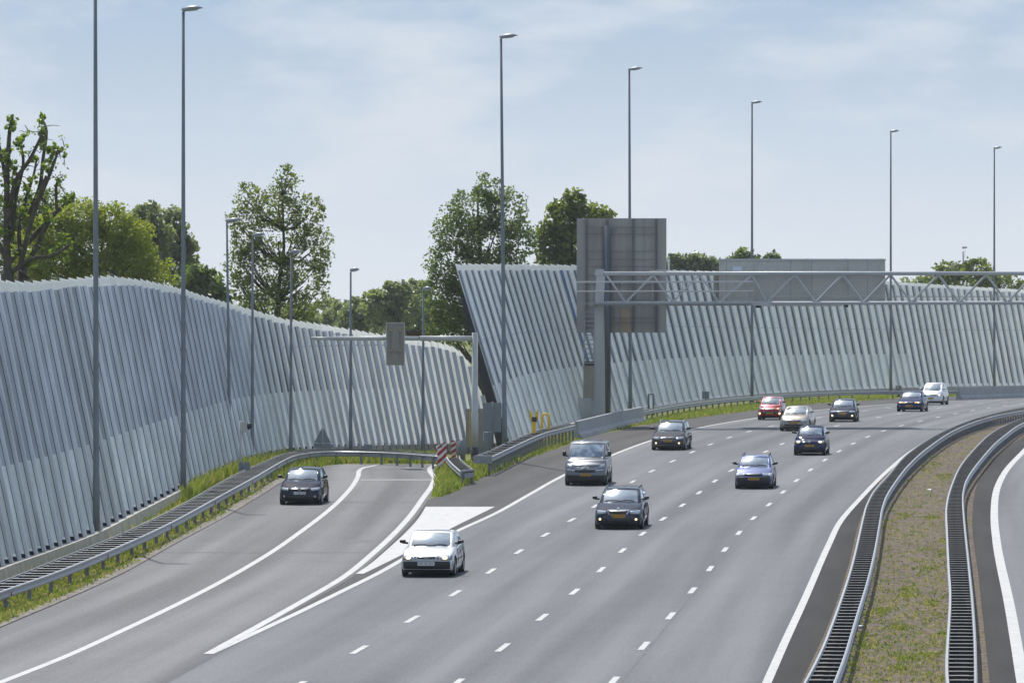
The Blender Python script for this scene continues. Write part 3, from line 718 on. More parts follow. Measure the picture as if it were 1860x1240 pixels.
# message sign box hung on the gantry
s0 = at(1456, 550, GY + 2.0)
SB = thing('message_sign', 'wide beige grey message sign box seen from behind, mounted on the gantry', 'sign', s0)
def sa(px, py, dy=0.0): return at(px, py, GY + 2.0 + dy) - s0
def slab(mb, x0, y0, x1, y1, d0, d1, fn, m):
    mb.hexa([fn(x0, y1, d0), fn(x1, y1, d0), fn(x1, y1, d1), fn(x0, y1, d1)], [fn(x0, y0, d0), fn(x1, y0, d0), fn(x1, y0, d1), fn(x0, y0, d1)], m)
c = MB(); slab(c, 1306, 472, 1608, 553, 0, 2.3, sa, M['beige'])  # box deepened to thicken the shadow band it casts on the road
for px in (1319, 1436, 1474, 1540, 1575): slab(c, px, 473, px + .7, 552, -.008, -.002, sa, M['greybox'])
c.build('sign_box', SB)
for px in (1306, 1371, 1465, 1534, 1598):
    c = MB(); slab(c, px, 469.5, px + 3, 550, -.07, -.01, sa, M['beige']); c.build('rib', SB)
c = MB(); slab(c, 1330, 483, 1351, 540, -.035, -.01, sa, M['beige']); slab(c, 1334, 510, 1336, 513, -.06, -.036, sa, M['dark']); d = c.build('door', SB)
c = MB(); slab(c, 1331, 484, 1347, 491.5, -.05, -.037, sa, mat('pale_notice', (.62, .68, .78), .5)); c.build('notice_plate', d)
c = MB(); slab(c, 1304, 470, 1609, 473, -.1, 2.4, sa, M['polelight']); c.build('roof_edge', SB)
c = MB(); slab(c, 1380, 554, 1529, 556, -.1, .4, sa, M['white']); slab(c, 1372, 553, 1382, 559, -.1, .4, sa, M['dark']); slab(c, 1534, 553, 1541, 558, -.1, .4, sa, M['dark']); c.build('lamp_bar', SB)
c = MB(); slab(c, 1296, 500, 1306, 548, .2, .8, sa, M['tan']); c.build('side_box', SB)

# big direction sign seen from behind
M['tan2'] = mat('warm_sheet', (.36, .29, .20), .45, .2, var=.12, scale=2)
BY = 326.0
b0 = at(1103, 790, BY); b0.z = gz(BY)
BS = thing('road_sign', 'big rectangular grey road sign seen from behind on a round dark post', 'sign', b0)
def ba(px, py, dy=0.0): return at(px, py, BY + dy) - b0
c = MB(); xs_ = [1047.5, 1070, 1093, 1112, 1128, 1146, 1168, 1190, 1210.5]; ys_ = [396.5, 457, 518, 560, 604]
for a, b_ in zip(xs_, xs_[1:]):
    for q, r_ in zip(ys_, ys_[1:]): slab(c, a + .12, q + .1, b_ - .12, r_ - .1, .5 + rnd.uniform(0, .015), .54, ba, M['tan2'] if (1125 < a < 1130 and q > 550) else M['signback'])
slab(c, 1047.5, 396.5, 1210.5, 604, .545, .58, ba, M['signback'])
c.build('sign_panel', BS)
for px in (1065.5, 1103, 1150.5, 1192.5):
    c = MB(); slab(c, px - 2.2, 397.5, px - .9, 603, .38, .49, ba, M['galv_dark']); slab(c, px + .9, 397.5, px + 2.2, 603, .38, .49, ba, M['galv_dark']); c.build('upright', BS)
for py in (413, 425, 456.5, 471, 484, 500, 517, 545, 577, 586.5):
    c = MB(); slab(c, 1064, py - .6, 1193.5, py + .6, .30, .38, ba, M['galv_dark']); c.build('crossbar', BS)
c = MB(); c.tube([ba(1103, 800, .1), ba(1103, 410, .1)], .215, mat('dark_post', (.10, .115, .135), .35, .5), 14); c.build('post', BS, True)

# camera mast and detector heads beyond the wall
def mast(label, px, pyb, pyt, Y, wpx):
    b = at(px, pyb, Y); b.z = gz(Y); s = Y / F
    T = thing('camera_mast', label, 'camera mast', b)
    t = at(px, pyt, Y) - b
    c = MB(); c.tube([(0, 0, 0), t * .97], [wpx * s * .6, wpx * s * .42], M['polelight'], 8); c.build('mast', T, True)
    c = MB(); c.box(t + Vector((0, 0, -.05)), (.16, .16, .22), M['galv_dark']); c.box(t + Vector((.26, 0, -.02)), (.30, .14, .14), M['dark']); c.build('camera_head', T)
    c = MB(); c.tube([t + Vector((.22, 0, -.1)), t + Vector((.2, 0, -.9)), t + Vector((.06, 0, -1.2))], .012, M['dark'], 5); c.build('cable', T)
mast('slim pale camera mast in front of the round bush beyond the wall', 1749.5, 600, 449, 575, 4)
mast('small camera on a short pole just right of the big road sign', 1215, 560, 462, 450, 4)

# ---------------------------------------------------------------- slip road signal mast
q0 = gp(862, 846); QY = q0.y
QM = thing('signal_mast', 'beige grey cantilever signal mast reaching over the slip road', 'signal mast', q0)
def qa(px, py, dy=0.0): return at(px, py, QY + dy) - q0
s = QY / F
c = MB(); c.tube([qa(862.5, 850), qa(862.5, 812)], [.19, .19], M['dark'], 14); c.tube([qa(862.5, 812), qa(862.5, 750), qa(862.5, 749), qa(862.5, 604)], [.175, .170, .15, .14], M['beige'], 14); c.build('post', QM, True)
c = MB(); c.tube([qa(857, 614.5), qa(762, 614.5)], .125, M['beige'], 12); c.tube([qa(761, 614.5), qa(603, 614.5)], .105, M['beige'], 12); c.tube([qa(602, 614.5), qa(565, 614.5)], .078, M['beige'], 12); c.build('arm', QM, True)
c = MB(); slab(c, 701, 586, 735.5, 663, -.32, -.13, qa, M['tan']); hd = c.build('signal_head', QM)
c = MB(); slab(c, 709, 595, 727, 640, -.36, -.325, qa, M['tan'])
for px in (709.5, 725.5): slab(c, px, 597, px + 1.2, 642, -.38, -.361, qa, M['galv_dark'])
for py in (598, 635): slab(c, 708.5, py, 711, py + 2, -.40, -.362, qa, M['yellow']); slab(c, 725.5, py, 728, py + 2, -.40, -.362, qa, M['yellow'])
slab(c, 708, 638, 729, 640, -.39, -.362, qa, M['galv_dark']); c.build('bracket', hd)
c = MB()
for px in (701, 734): slab(c, px, 586, px + 1.5, 663, -.335, -.322, qa, M['beige'])
slab(c, 701, 585.5, 735.5, 587, -.34, -.12, qa, M['beige']); c.build('edge_trim', hd)

# ---------------------------------------------------------------- small signs and boxes
def sign(name, label, cat, base, rect, material, post=(None, .05), depth=.06, post_mat='galv_dark', post_top=None):
    b = gp(*base); Y = b.y; T = thing(name, label, cat, b)
    f = lambda px, py, dy=0.0: at(px, py, Y + dy) - b
    x0, y0, x1, y1 = rect
    c = MB(); slab(c, x0, y0, x1, y1, 0, depth, f, material)
    slab(c, x0, y0, x1, y0 + .8, -.012, 0, f, M['galv']); slab(c, x0, y1 - .8, x1, y1, -.012, 0, f, M['galv'])
    c.build('panel', T)
    px = base[0]
    c = MB(); c.tube([Vector((0, 0, -.1)), f(px, post_top if post_top else y0 + 1)], post[1], M[post_mat], 8)
    c.build('post', T, True)
    return T, f
T, f = sign('sign_board', 'tall beige sign board seen from behind, partly hidden by the signal mast post', 'sign', (868, 843), (846, 742, 877.5, 812), M['tan'], (None, .05))
c = MB(); slab(c, 853, 744, 854, 808, -.03, -.013, f, M['yellow']); c.build('bracket', T)
sign('sign_board', 'dark blue grey sign board seen from behind between signal mast and lamp post', 'sign', (895, 834), (877, 731, 910.5, 784), M['greybox'], (None, .055), post_top=729)
sign('sign_board', 'lower dark grey plate below the blue grey sign board', 'sign', (888, 834), (879, 785, 897, 812), M['greybox'], (None, .04))
sign('sign_plate', 'small grey plate on a thin post at the end of the ladder guardrail', 'sign', (876.5, 842), (867, 801, 886, 822), M['greybox'], (None, .03))
sign('cabinet', 'grey roadside cabinet just right of the single red and white marker', 'cabinet', (838, 838), (829, 799, 846, 824), M['greybox'], (None, .2), .5)
sign('sign_plate', 'small grey plate above the far guardrail behind the slip road', 'sign', (668.5, 838), (661, 807, 676, 823), M['greybox'], (None, .03))
sign('sign_plate', 'small dark grey plate above the guardrail right of the grey hoop', 'sign', (1281.5, 739), (1275, 710.5, 1288.5, 724.5), M['greybox'], (None, .03))
sign('cabinet', 'small beige box behind the far guardrail near the white minivan', 'cabinet', (1632, 722), (1626.5, 700, 1638, 713), M['tan'], (None, .12), .4)
sign('control_box', 'grey control box fixed at the ladder guardrail on the left verge', 'control box', (443, 877), (433.5, 838.5, 454, 861), M['greybox'], (None, .07), .4)
# triangle warning sign from behind
b = gp(586, 840); T = thing('warning_sign', 'triangular grey warning sign seen from behind by the far slip road guardrail', 'sign', b)
f = lambda px, py, dy=0.0: at(px, py, b.y + dy) - b
c = MB(); V = [f(570.5, 804), f(601.5, 804), f(587.5, 777), f(584.5, 777)]
c.add(V + [v + Vector((0, .04, 0)) for v in V], [(0, 1, 2, 3), (7, 6, 5, 4), (0, 4, 5, 1), (1, 5, 6, 2), (2, 6, 7, 3), (3, 7, 4, 0)], M['greybox']); c.build('panel', T)
c = MB(); slab(c, 570.5, 804.6, 601.5, 813.5, 0, .04, f, M['greybox']); c.build('sub_plate', T)
c = MB(); c.tube([Vector((0, -.03, 0)), f(586, 775, -.03)], .035, M['galv'], 8); c.build('post', T, True)
# small signal on the left verge
b = gp(437, 872); T = thing('traffic_signal', 'small beige signal head on a thin pole on the left verge', 'traffic signal', b)
f = lambda px, py, dy=0.0: at(px, py, b.y + dy) - b
c = MB(); c.tube([Vector((0, 0, 0)), f(437, 764)], .055, M['beige'], 8); c.build('pole', T, True)
c = MB(); slab(c, 436, 767, 449, 784.5, -.1, .2, f, M['beige']); hd = c.build('signal_head', T)
c = MB(); c.tube([f(449, 774, .05), f(456, 773, .05), f(458, 774, .05)], [.17, .15, .02], M['dark'], 10); c.build('visor', hd, True)

# red and white markers
def marker(label, px, pyb, pyt, w):
    b = gp(px, pyb); s = b.y / F; H = (pyb - pyt) * s; W = w * s
    T = thing('marker_board', label, 'marker board', b, 0, 'red and white marker boards at the gore point')
    c = MB(); c.box((0, 0, H * .56), (W, .03, H * .88), M['white']); pan = c.build('panel', T)
    c = MB(); n = 3; p = H * .88 / n; z0 = H * .12
    for k in range(n + 1):
        for lo, hi in ((k * p - .30 * p, k * p + .22 * p),):
            pts = [(-W / 2, lo), (W / 2, lo + .55 * p), (W / 2, hi + .55 * p), (-W / 2, hi)]
            pts = [(x, min(max(z, 0), H * .88) + z0) for x, z in pts]
            if max(z for x, z in pts) - min(z for x, z in pts) < .05: continue
            V = [(x, -.02, z) for x, z in pts] + [(x, -.016, z) for x, z in pts]
            c.add(V, [(0, 1, 2, 3), (0, 4, 5, 1), (1, 5, 6, 2), (2, 6, 7, 3), (3, 7, 4, 0)], M['red'])
    c.build('stripe', pan)
    c = MB(); c.box((0, .04, H * .52), (.05, .04, H * 1.04), M['galv_dark']); c.build('post', T)
marker('red and white striped marker board, nearest at the slip road edge', 799.5, 858, 811, 9.5)
marker('red and white striped marker board just behind and right of the nearest one', 807.5, 850, 804, 7.5)
marker('narrow red and white striped marker board, leftmost and mostly hidden', 794.8, 849, 806, 6)
marker('red and white striped marker board beside the grey roadside cabinet', 823.5, 837, 800, 9)

# yellow post, hoops
b = gp(969, 816); T = thing('yellow_post', 'yellow post with two raised flaps behind the guardrail', 'post', b); s = b.y / F
f = lambda px, py, dy=0.0: at(px, py, b.y + dy) - b
c = MB(); c.hexa([f(965.5, 805), f(972, 805), f(972, 805, .25), f(965.5, 805, .25)], [f(966, 766), f(974, 766), f(974, 766, .25), f(966, 766, .25)], M['yellow']); c.build('post', T)
for xa, xb, xt in ((962, 967.5, 962.5), (972, 977.5, 977)):
    c = MB(); V0 = [f(xa + (1 if xt < 968 else 0), 764, .05), f(xb, 764, .05), f(xb, 764, .12), f(xa + (1 if xt < 968 else 0), 764, .12)]
    V1 = [f(xt - .6, 743.5, .05), f(xt + .9, 743.5, .05), f(xt + .9, 743.5, .12), f(xt - .6, 743.5, .12)]
    mid = [f(xa, 752, .05), f(xb - (.5 if xt < 968 else 0), 752, .05), f(xb - .5, 752, .12), f(xa, 752, .12)]
    c.hexa(V0, mid, M['yellow']); c.hexa(mid, V1, M['yellow']); c.build('flap', T)
c = MB(); slab(c, 966, 757, 975, 766, 0, .22, f, M['dark']); c.build('lamp_box', T)
def hoop(label, px0, px1, pyb, pyt, m, r):
    b = gp((px0 + px1) / 2, pyb); T = thing('hoop', label, 'hoop', b); W = (px1 - px0) * b.y / F / 2; H = at(px0, pyt, b.y).z - b.z
    for dy in (0, .35):
        pts = [(-W + .12 * dy, dy, 0), (-W + .12 * dy, dy, H - W * .9)] + [(-W * math.cos(a) + .12 * dy, dy, H - W * .9 + W * .9 * math.sin(a)) for a in [math.pi * k / 10 for k in range(1, 10)]] + [(W + .12 * dy, dy, H - W * .9), (W + .12 * dy, dy, 0)]
        c = MB(); c.tube(pts, r, m, 8); c.build('bar', T, True)
hoop('yellow tubular hoop just right of the yellow post', 983.5, 996.5, 807, 751.5, M['yellow'], .05)
hoop('grey tubular hoop behind the guardrail right of the short concrete barrier', 1177.5, 1186.5, 754, 714.5, M['galv_dark'], .05)

# low brown roofed building glimpsed between the walls
Y = 360; b = at(758, 640, Y); b.z = gz(Y)
T = thing('shed', 'low dark brown roofed building glimpsed between the two noise walls', 'building', b); f = lambda px, py, dy=0.0: at(px, py, Y + dy) - b
c = MB(); slab(c, 738, 604.5, 800, 745, 0, 8, f, mat('brown_brick', (.13, .08, .06), .9, var=.2)); c.build('wall', T)
c = MB(); slab(c, 735, 600.5, 803, 604.4, -.4, 8.4, f, M['roof']); c.build('roof', T)

# ---------------------------------------------------------------- crows on the left wall
def crow(label, px, py, face):
    best = min(st_left, key=lambda s: abs(proj(s[0] + Vector((-s[3] * s[4], 0, s[4])))[0] - px))
    Y = best[0].y; b = at(px, py, Y); s = Y / F
    bm = MB()
    T = thing('crow', label, 'bird', b)
    me = bpy.data.meshes.new('crow_body'); pts = [((-.02, 0, .20), .062), ((.07, 0, .12), .058), ((.16, 0, .03), .022), ((.24, 0, -.05), .012), ((-.08, 0, .27), .045), ((-.11, 0, .315), .04), ((-.15, 0, .315), .02), ((-.20, 0, .305), .007),
           ((.0, .03, .10), .014), ((.0, .035, .01), .007), ((.0, -.03, .10), .014), ((.0, -.035, .01), .007)]
    me.from_pydata([Vector((p[0] * face, p[1], p[2])) for p, r in pts], [(0, 1), (1, 2), (2, 3), (0, 4), (4, 5), (5, 6), (6, 7), (0, 8), (8, 9), (0, 10), (10, 11)], [])
    o = bpy.data.objects.new('body', me); COL.objects.link(o); o.parent = T
    md = o.modifiers.new('skin', 'SKIN'); o.modifiers.new('sub', 'SUBSURF').levels = 1; o.modifiers['sub'].render_levels = 2
    for v, (p, r) in zip(me.skin_vertices[0].data, pts): v.radius = (r, r)
    me.skin_vertices[0].data[0].use_root = True
    me.materials.append(M['bird']); md.use_smooth_shade = True
crow('black crow perched on the left noise wall near the pollarded tree', 44, 509, 1)
crow('black crow perched on the left noise wall just right of the nearest lamp post', 206, 503, 1)
# ---------------------------------------------------------------- trees
def leafmat(name, c, var=.35, tr=.55):
    m = bpy.data.materials.new(name); m.use_nodes = True
    nt = m.node_tree; nt.nodes.clear(); N = nt.nodes.new; L = nt.links.new
    out = N('ShaderNodeOutputMaterial'); d = N('ShaderNodeBsdfDiffuse'); t = N('ShaderNodeBsdfTranslucent'); a = N('ShaderNodeMixShader'); g = N('ShaderNodeBsdfGlossy'); b = N('ShaderNodeMixShader')
    gi = N('ShaderNodeNewGeometry'); r = N('ShaderNodeValToRGB')
    r.color_ramp.elements[0].color = (*[x * (1 - var) for x in c], 1); r.color_ramp.elements[1].color = (*[x * (1 + var) for x in c], 1)
    L(gi.outputs['Random Per Island'], r.inputs[0]); L(r.outputs[0], d.inputs['Color'])
    t.inputs['Color'].default_value = (c[0] * 2.2, c[1] * 2.2, c[2] * 1.2, 1)
    a.inputs[0].default_value = tr; b.inputs[0].default_value = .05; g.inputs['Roughness'].default_value = .4
    L(d.outputs[0], a.inputs[1]); L(t.outputs[0], a.inputs[2]); L(a.outputs[0], b.inputs[1]); L(g.outputs[0], b.inputs[2]); L(b.outputs[0], out.inputs['Surface'])
    return m
LM = {'poplar': leafmat('poplar_leaves', (.105, .135, .034)), 'dark': leafmat('dark_leaves', (.082, .118, .036)), 'bright': leafmat('bright_leaves', (.085, .115, .018)),
      'willow': leafmat('willow_leaves', (.17, .20, .032)), 'grey': leafmat('hazed_grey_green_leaves', (.135, .165, .095)), 'tuft': leafmat('young_leaves', (.115, .165, .025))}  # 'grey' leaves are lightened so their colour carries haze on distant trees
def leaves(mb, cen, rad, n, size, m, R_, flat=.0, shell=.5):
    V, Fs = [], []
    for _ in range(n):
        while True:
            v = Vector((R_.uniform(-1, 1), R_.uniform(-1, 1), R_.uniform(-1, 1)))
            if 1e-3 < v.length <= 1: break
        v = v.normalized() * (v.length ** shell)
        p = Vector(cen) + Vector((v.x * rad[0], v.y * rad[1], v.z * rad[2]))
        u = Vector((R_.gauss(0, 1), R_.gauss(0, 1), R_.gauss(0, 1))).normalized(); w = u.cross(Vector((R_.gauss(0, 1), R_.gauss(0, 1), R_.gauss(0, 1)))).normalized()
        s = size * R_.uniform(.6, 1.3); b = len(V)
        V += [p - u * s * .5, p + w * s * .32, p + u * s * .5, p - w * s * .32]; Fs.append((b, b + 1, b + 2, b + 3))
    mb.add(V, Fs, m)
def limb(mb, pts, r0, r1, n=7):
    k = len(pts) - 1; mb.tube(pts, [r0 + (r1 - r0) * i / k for i in range(len(pts))], M['bark'], n)
def tree(name, label, px, Y, pyt, blobs, m, leaf, dens, seed, group=None, trunk_r=.28, limbs=6, base_z=None, open_=False):
    """blobs: crown lobes in photograph pixels (x, y, half width, half height); depth radius is taken from the width"""
    R_ = random.Random(seed)
    b = at(px, 560, Y); b.z = gz(Y) if base_z is None else base_z
    T = thing(name, label, 'tree', b, 0, group); s = Y / F
    cr, tk = MB(), MB(); cen = []
    H = at(px, pyt, Y).z - b.z
    axis = [Vector((R_.uniform(-.2, .2), R_.uniform(-.2, .2), H * k / 7 * .96)) for k in range(8)]; axis[0] = Vector((0, 0, -.3))
    limb(tk, axis, trunk_r, .03)
    for bx, by, rx, ry in blobs:
        c = at(bx, by, Y) - b; rad = (rx * s, rx * s, ry * s)
        nclump = max(6, int(dens * rx * ry / 26))
        # twigs: small clumps spread through the lobe, leaves dense round each clump
        for _ in range(nclump):
            while True:
                v = Vector((R_.uniform(-1, 1), R_.uniform(-1, 1), R_.uniform(-1, 1)))
                if v.length <= 1: break
            v = v.normalized() * v.length ** .55
            q = c + Vector((v.x * rad[0], v.y * rad[1], v.z * rad[2]))
            cr_ = R_.uniform(.22, .60) * (1.0 if not open_ else .85) * (Y / 330) ** .5
            leaves(cr, q, (cr_, cr_, cr_ * .8), int((14 if open_ else 20) * R_.uniform(.5, 1.5)), leaf, m, R_, shell=.6)
            if R_.random() < (.14 if open_ else .05):
                zt = max(.12 * H, min(q.z - abs(q.x) * .9 - .6, H * .9)); i = min(6, max(0, int(zt / (H * .96) * 7))); st = axis[i].lerp(axis[i + 1], .5)
                mid = st.lerp(q, .5) + Vector((0, 0, -.15 * (q - st).length * .5))
                limb(tk, [st, mid, q], max(.03, .10 * (1 - st.z / H)), .012, 5)
        for _ in range(2 if open_ else 1):
            zt = max(.15 * H, min(c.z - 1.2, H * .85)); i = min(6, int(zt / (H * .96) * 7)); st = axis[i].lerp(axis[i + 1], .5)
            limb(tk, [st, st.lerp(c, .5) + Vector((0, 0, -.3)), c], trunk_r * .45, .03, 6)
    tk.build('trunk', T, True); cr.build('crown', T)
    return T
tree('open_tree', 'tall leafy tree with an open airy crown behind the curving left wall', 510, 330, 303,
     [(520, 335, 24, 34), (505, 375, 45, 34), (450, 365, 30, 32), (560, 390, 28, 40), (445, 420, 36, 45), (505, 440, 55, 45), (575, 450, 32, 48), (480, 500, 62, 45), (550, 520, 55, 48), (500, 560, 75, 40), (440, 480, 30, 40)],
     LM['poplar'], .205, 1.25, 3, None, .26, open_=True)
tree('dense_tree', 'large dense dark green tree behind the left end of the far wall', 868, 345, 318,
     [(885, 345, 24, 30), (858, 385, 48, 42), (920, 385, 34, 46), (830, 425, 42, 40), (890, 440, 62, 48), (940, 440, 32, 46), (815, 480, 42, 42), (880, 500, 70, 46), (805, 540, 34, 45), (840, 560, 52, 48), (820, 605, 48, 40)],
     LM['dark'], .20, 1.35, 5, None, .35)
tree('dense_tree', 'smaller green tree just right of the large dense tree, partly behind the big sign', 1040, 400, 348,
     [(1045, 372, 22, 24), (1025, 400, 36, 34), (1075, 410, 36, 34), (1000, 440, 26, 34), (1045, 450, 48, 40), (1100, 402, 14, 22), (1110, 450, 30, 40), (1020, 480, 42, 34)],
     LM['poplar'], .40, 1.2, 8, None, .3)
tree('dense_tree', 'broad olive green bushy tree behind the pollarded tree and nearest lamp post', 190, 300, 372,
     [(150, 400, 45, 36), (200, 405, 40, 32), (240, 430, 38, 34), (105, 420, 40, 40), (165, 450, 62, 48), (240, 475, 50, 40), (110, 480, 52, 44), (190, 500, 70, 36), (280, 500, 36, 32), (60, 470, 40, 60)],
     LM['willow'], .18, 2.2, 11, None, .35)
tree('dense_tree', 'tree top rising behind the left limbs of the pollarded tree', 30, 330, 350, [(20, 400, 45, 44), (60, 380, 38, 34), (100, 370, 42, 28), (0, 450, 50, 50), (60, 450, 50, 60)], LM['dark'], .20, 1.2, 12, None, .3)
tree('tall_tree', 'dark blue green tree with a rounded top left of the second lamp post', 268, 400, 370, [(268, 395, 30, 28), (255, 425, 34, 36), (285, 430, 26, 34), (270, 470, 40, 40)], LM['grey'], .42, 1.15, 13, 'dark trees behind the second lamp post', .3)
tree('tall_tree', 'narrow dark blue green tree directly behind the second lamp post', 318, 405, 384, [(316, 405, 22, 24), (318, 440, 28, 34), (335, 455, 18, 30), (320, 480, 38, 36)], LM['grey'], .42, 1.15, 14, 'dark trees behind the second lamp post', .3)
tree('dense_tree', 'low dark bushy tree just right of the second lamp post', 365, 380, 480, [(350, 505, 32, 26), (380, 515, 28, 24), (365, 540, 48, 30), (400, 545, 22, 22)], LM['dark'], .40, 1.2, 15, None, .25)
far = 'hazy trees in the gap between the walls'
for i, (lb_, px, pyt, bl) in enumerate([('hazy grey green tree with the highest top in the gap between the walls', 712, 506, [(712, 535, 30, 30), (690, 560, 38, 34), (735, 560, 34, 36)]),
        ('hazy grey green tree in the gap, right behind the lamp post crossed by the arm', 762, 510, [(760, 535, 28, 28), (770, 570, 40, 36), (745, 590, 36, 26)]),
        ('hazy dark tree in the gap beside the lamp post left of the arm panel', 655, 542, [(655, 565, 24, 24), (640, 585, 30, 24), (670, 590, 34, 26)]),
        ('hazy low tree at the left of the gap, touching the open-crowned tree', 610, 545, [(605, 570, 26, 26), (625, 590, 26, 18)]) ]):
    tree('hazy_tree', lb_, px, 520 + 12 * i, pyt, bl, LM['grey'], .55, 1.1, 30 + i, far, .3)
R2 = random.Random(77)
for i in range(9):
    px = 395 + 52 * i
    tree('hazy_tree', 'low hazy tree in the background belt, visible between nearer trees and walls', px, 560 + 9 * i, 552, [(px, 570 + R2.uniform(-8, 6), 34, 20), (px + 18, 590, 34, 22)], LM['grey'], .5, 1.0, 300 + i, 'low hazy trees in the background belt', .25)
rowg = 'row of far conical poplars right of the big sign'
xs_ = [1218, 1229, 1241, 1252, 1263, 1275, 1286, 1297]
for i, px in enumerate(xs_):
    pyt = [470, 465, 463, 466, 462, 464, 468, 466][i]
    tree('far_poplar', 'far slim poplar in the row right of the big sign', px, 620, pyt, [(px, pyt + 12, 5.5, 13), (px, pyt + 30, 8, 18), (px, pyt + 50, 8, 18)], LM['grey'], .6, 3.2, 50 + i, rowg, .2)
tree('dense_tree', 'small dark tree top left of the lamp post behind the message sign box', 1350, 560, 453, [(1350, 466, 14, 13), (1335, 474, 14, 10), (1362, 476, 14, 12), (1350, 490, 24, 14)], LM['dark'], .5, 1.8, 60, None, .2)
tree('dense_tree', 'small dark treetop just above the right half of the message sign box', 1403, 570, 461, [(1403, 468, 9, 8), (1400, 480, 14, 12)], LM['dark'], .5, 2.2, 61, None, .2)
tree('round_bush', 'broad round green bush beyond the wall behind the camera mast', 1745, 560, 470, [(1770, 490, 30, 20), (1725, 495, 32, 18), (1750, 512, 52, 24), (1700, 512, 24, 14), (1795, 508, 18, 20)], LM['poplar'], .42, 1.6, 62, None, .25)
tree('round_bush', 'smaller green bush at the far right beyond the wall', 1825, 570, 500, [(1822, 515, 24, 14), (1845, 520, 16, 10), (1805, 520, 14, 12)], LM['poplar'], .42, 1.6, 63, None, .2)
tree('round_bush', 'row of low bushes peeking over the wall left of the round bush', 1662, 580, 502, [(1664, 513, 14, 8), (1645, 514, 8, 6), (1684, 512, 14, 10)], LM['grey'], .42, 1.8, 64, None, .15)

# pollarded tree at the far left: thick bare limbs with tufts of young leaves
Y = 235.0; b = at(18, 560, Y); b.z = gz(Y); s = Y / F
PT = thing('pollarded_tree', 'big pollarded tree with thick bare limbs and leaf tufts at the far left', 'tree', b)
def pa(px, py, dy=0): return at(px, py, Y + dy) - b
tk = MB(); R0 = random.Random(4)
def L_(pts, w0, w1, dy=0): limb(tk, catmull([pa(x + R0.uniform(-2.5, 2.5) * (0 < i), y, dy * i) for i, (x, y) in enumerate(pts)], 4), w0 * .72 * s / 2, w1 * .72 * s / 2, 9)
tk.tube([Vector((0, 0, -.3)), pa(16, 640), pa(14, 560), pa(14, 490)], [.62, .5, .4, .28], M['bark'], 12)
tk.tube([Vector((1.0, .4, -.3)), pa(42, 640, .4), pa(40, 560, .4), pa(41, 480, .4)], [.52, .42, .32, .22], M['bark'], 12)
L_([(14, 500), (14, 420), (13, 340), (15, 300), (20, 235), (24, 215)], 20, 7)
L_([(13, 350), (4, 300), (-8, 240)], 12, 6, .3); L_([(14, 400), (28, 330), (55, 290), (78, 245)], 15, 7, -.3)
L_([(20, 430), (30, 360), (40, 300), (36, 262), (38, 245)], 11, 5, .3); L_([(40, 480), (36, 420), (48, 360), (60, 320), (66, 285)], 12, 5, .4)
L_([(50, 395), (70, 340), (80, 290), (84, 240), (75, 215)], 12, 6, .5); L_([(55, 390), (80, 345), (95, 305), (108, 272)], 12, 6, -.2)
L_([(35, 490), (50, 420), (70, 360), (85, 320)], 15, 8, -.4); L_([(10, 480), (60, 430), (100, 385), (130, 362)], 18, 8, .4); L_([(103, 380), (102, 345), (104, 330)], 8, 6)
L_([(20, 495), (60, 470), (95, 465), (125, 445)], 13, 6, -.3); L_([(16, 480), (-10, 420), (-20, 380)], 16, 8, .3); L_([(40, 500), (70, 440), (85, 410), (100, 385)], 14, 9, .2)
cr = MB(); R_ = random.Random(21)
for x, y, r in [(24, 218, 8), (20, 232, 8), (76, 220, 8), (80, 238, 9), (38, 250, 9), (35, 262, 7), (76, 255, 8), (108, 275, 9), (98, 270, 7), (84, 270, 9), (66, 290, 7), (88, 290, 8), (15, 275, 10), (5, 295, 10), (20, 300, 8), (-5, 255, 8),
                (28, 312, 8), (25, 330, 7), (60, 325, 6), (88, 310, 6), (48, 340, 6), (104, 332, 7), (130, 362, 9), (118, 365, 8), (62, 365, 8), (80, 378, 9), (85, 395, 9), (48, 405, 9), (60, 412, 9), (38, 385, 7), (20, 370, 7), (0, 360, 9),
                (120, 445, 10), (108, 452, 9), (95, 460, 8), (120, 462, 9), (60, 475, 8), (20, 440, 9), (45, 445, 7), (5, 420, 9), (12, 340, 5), (70, 350, 5)]:
    for _ in range(5):
        rr = r * R_.uniform(.35, .7); leaves(cr, pa(x + R_.gauss(0, r * .6), y + R_.gauss(0, r * .6), R_.uniform(-.4, .4)), (rr * s, rr * s, rr * s), int(2.6 * rr), .21, LM['tuft'], R_, shell=.6)
for _ in range(150):
    x, y = R_.uniform(-5, 118), R_.uniform(225, 470)
    q = pa(x, y, R_.uniform(-.5, .5)); near = min((Vector(v) for v in tk.v), key=lambda v: (v - q).length)
    if .15 < (near - q).length < .9:
        limb(tk, [near, near.lerp(q, .6) + Vector((0, 0, .05)), q], .022, .008, 4)
        if R_.random() < .5: leaves(cr, q, (.16, .16, .16), 5, .17, LM['tuft'], R_)
tk.build('trunk', PT, True)
cr.build('crown', PT)

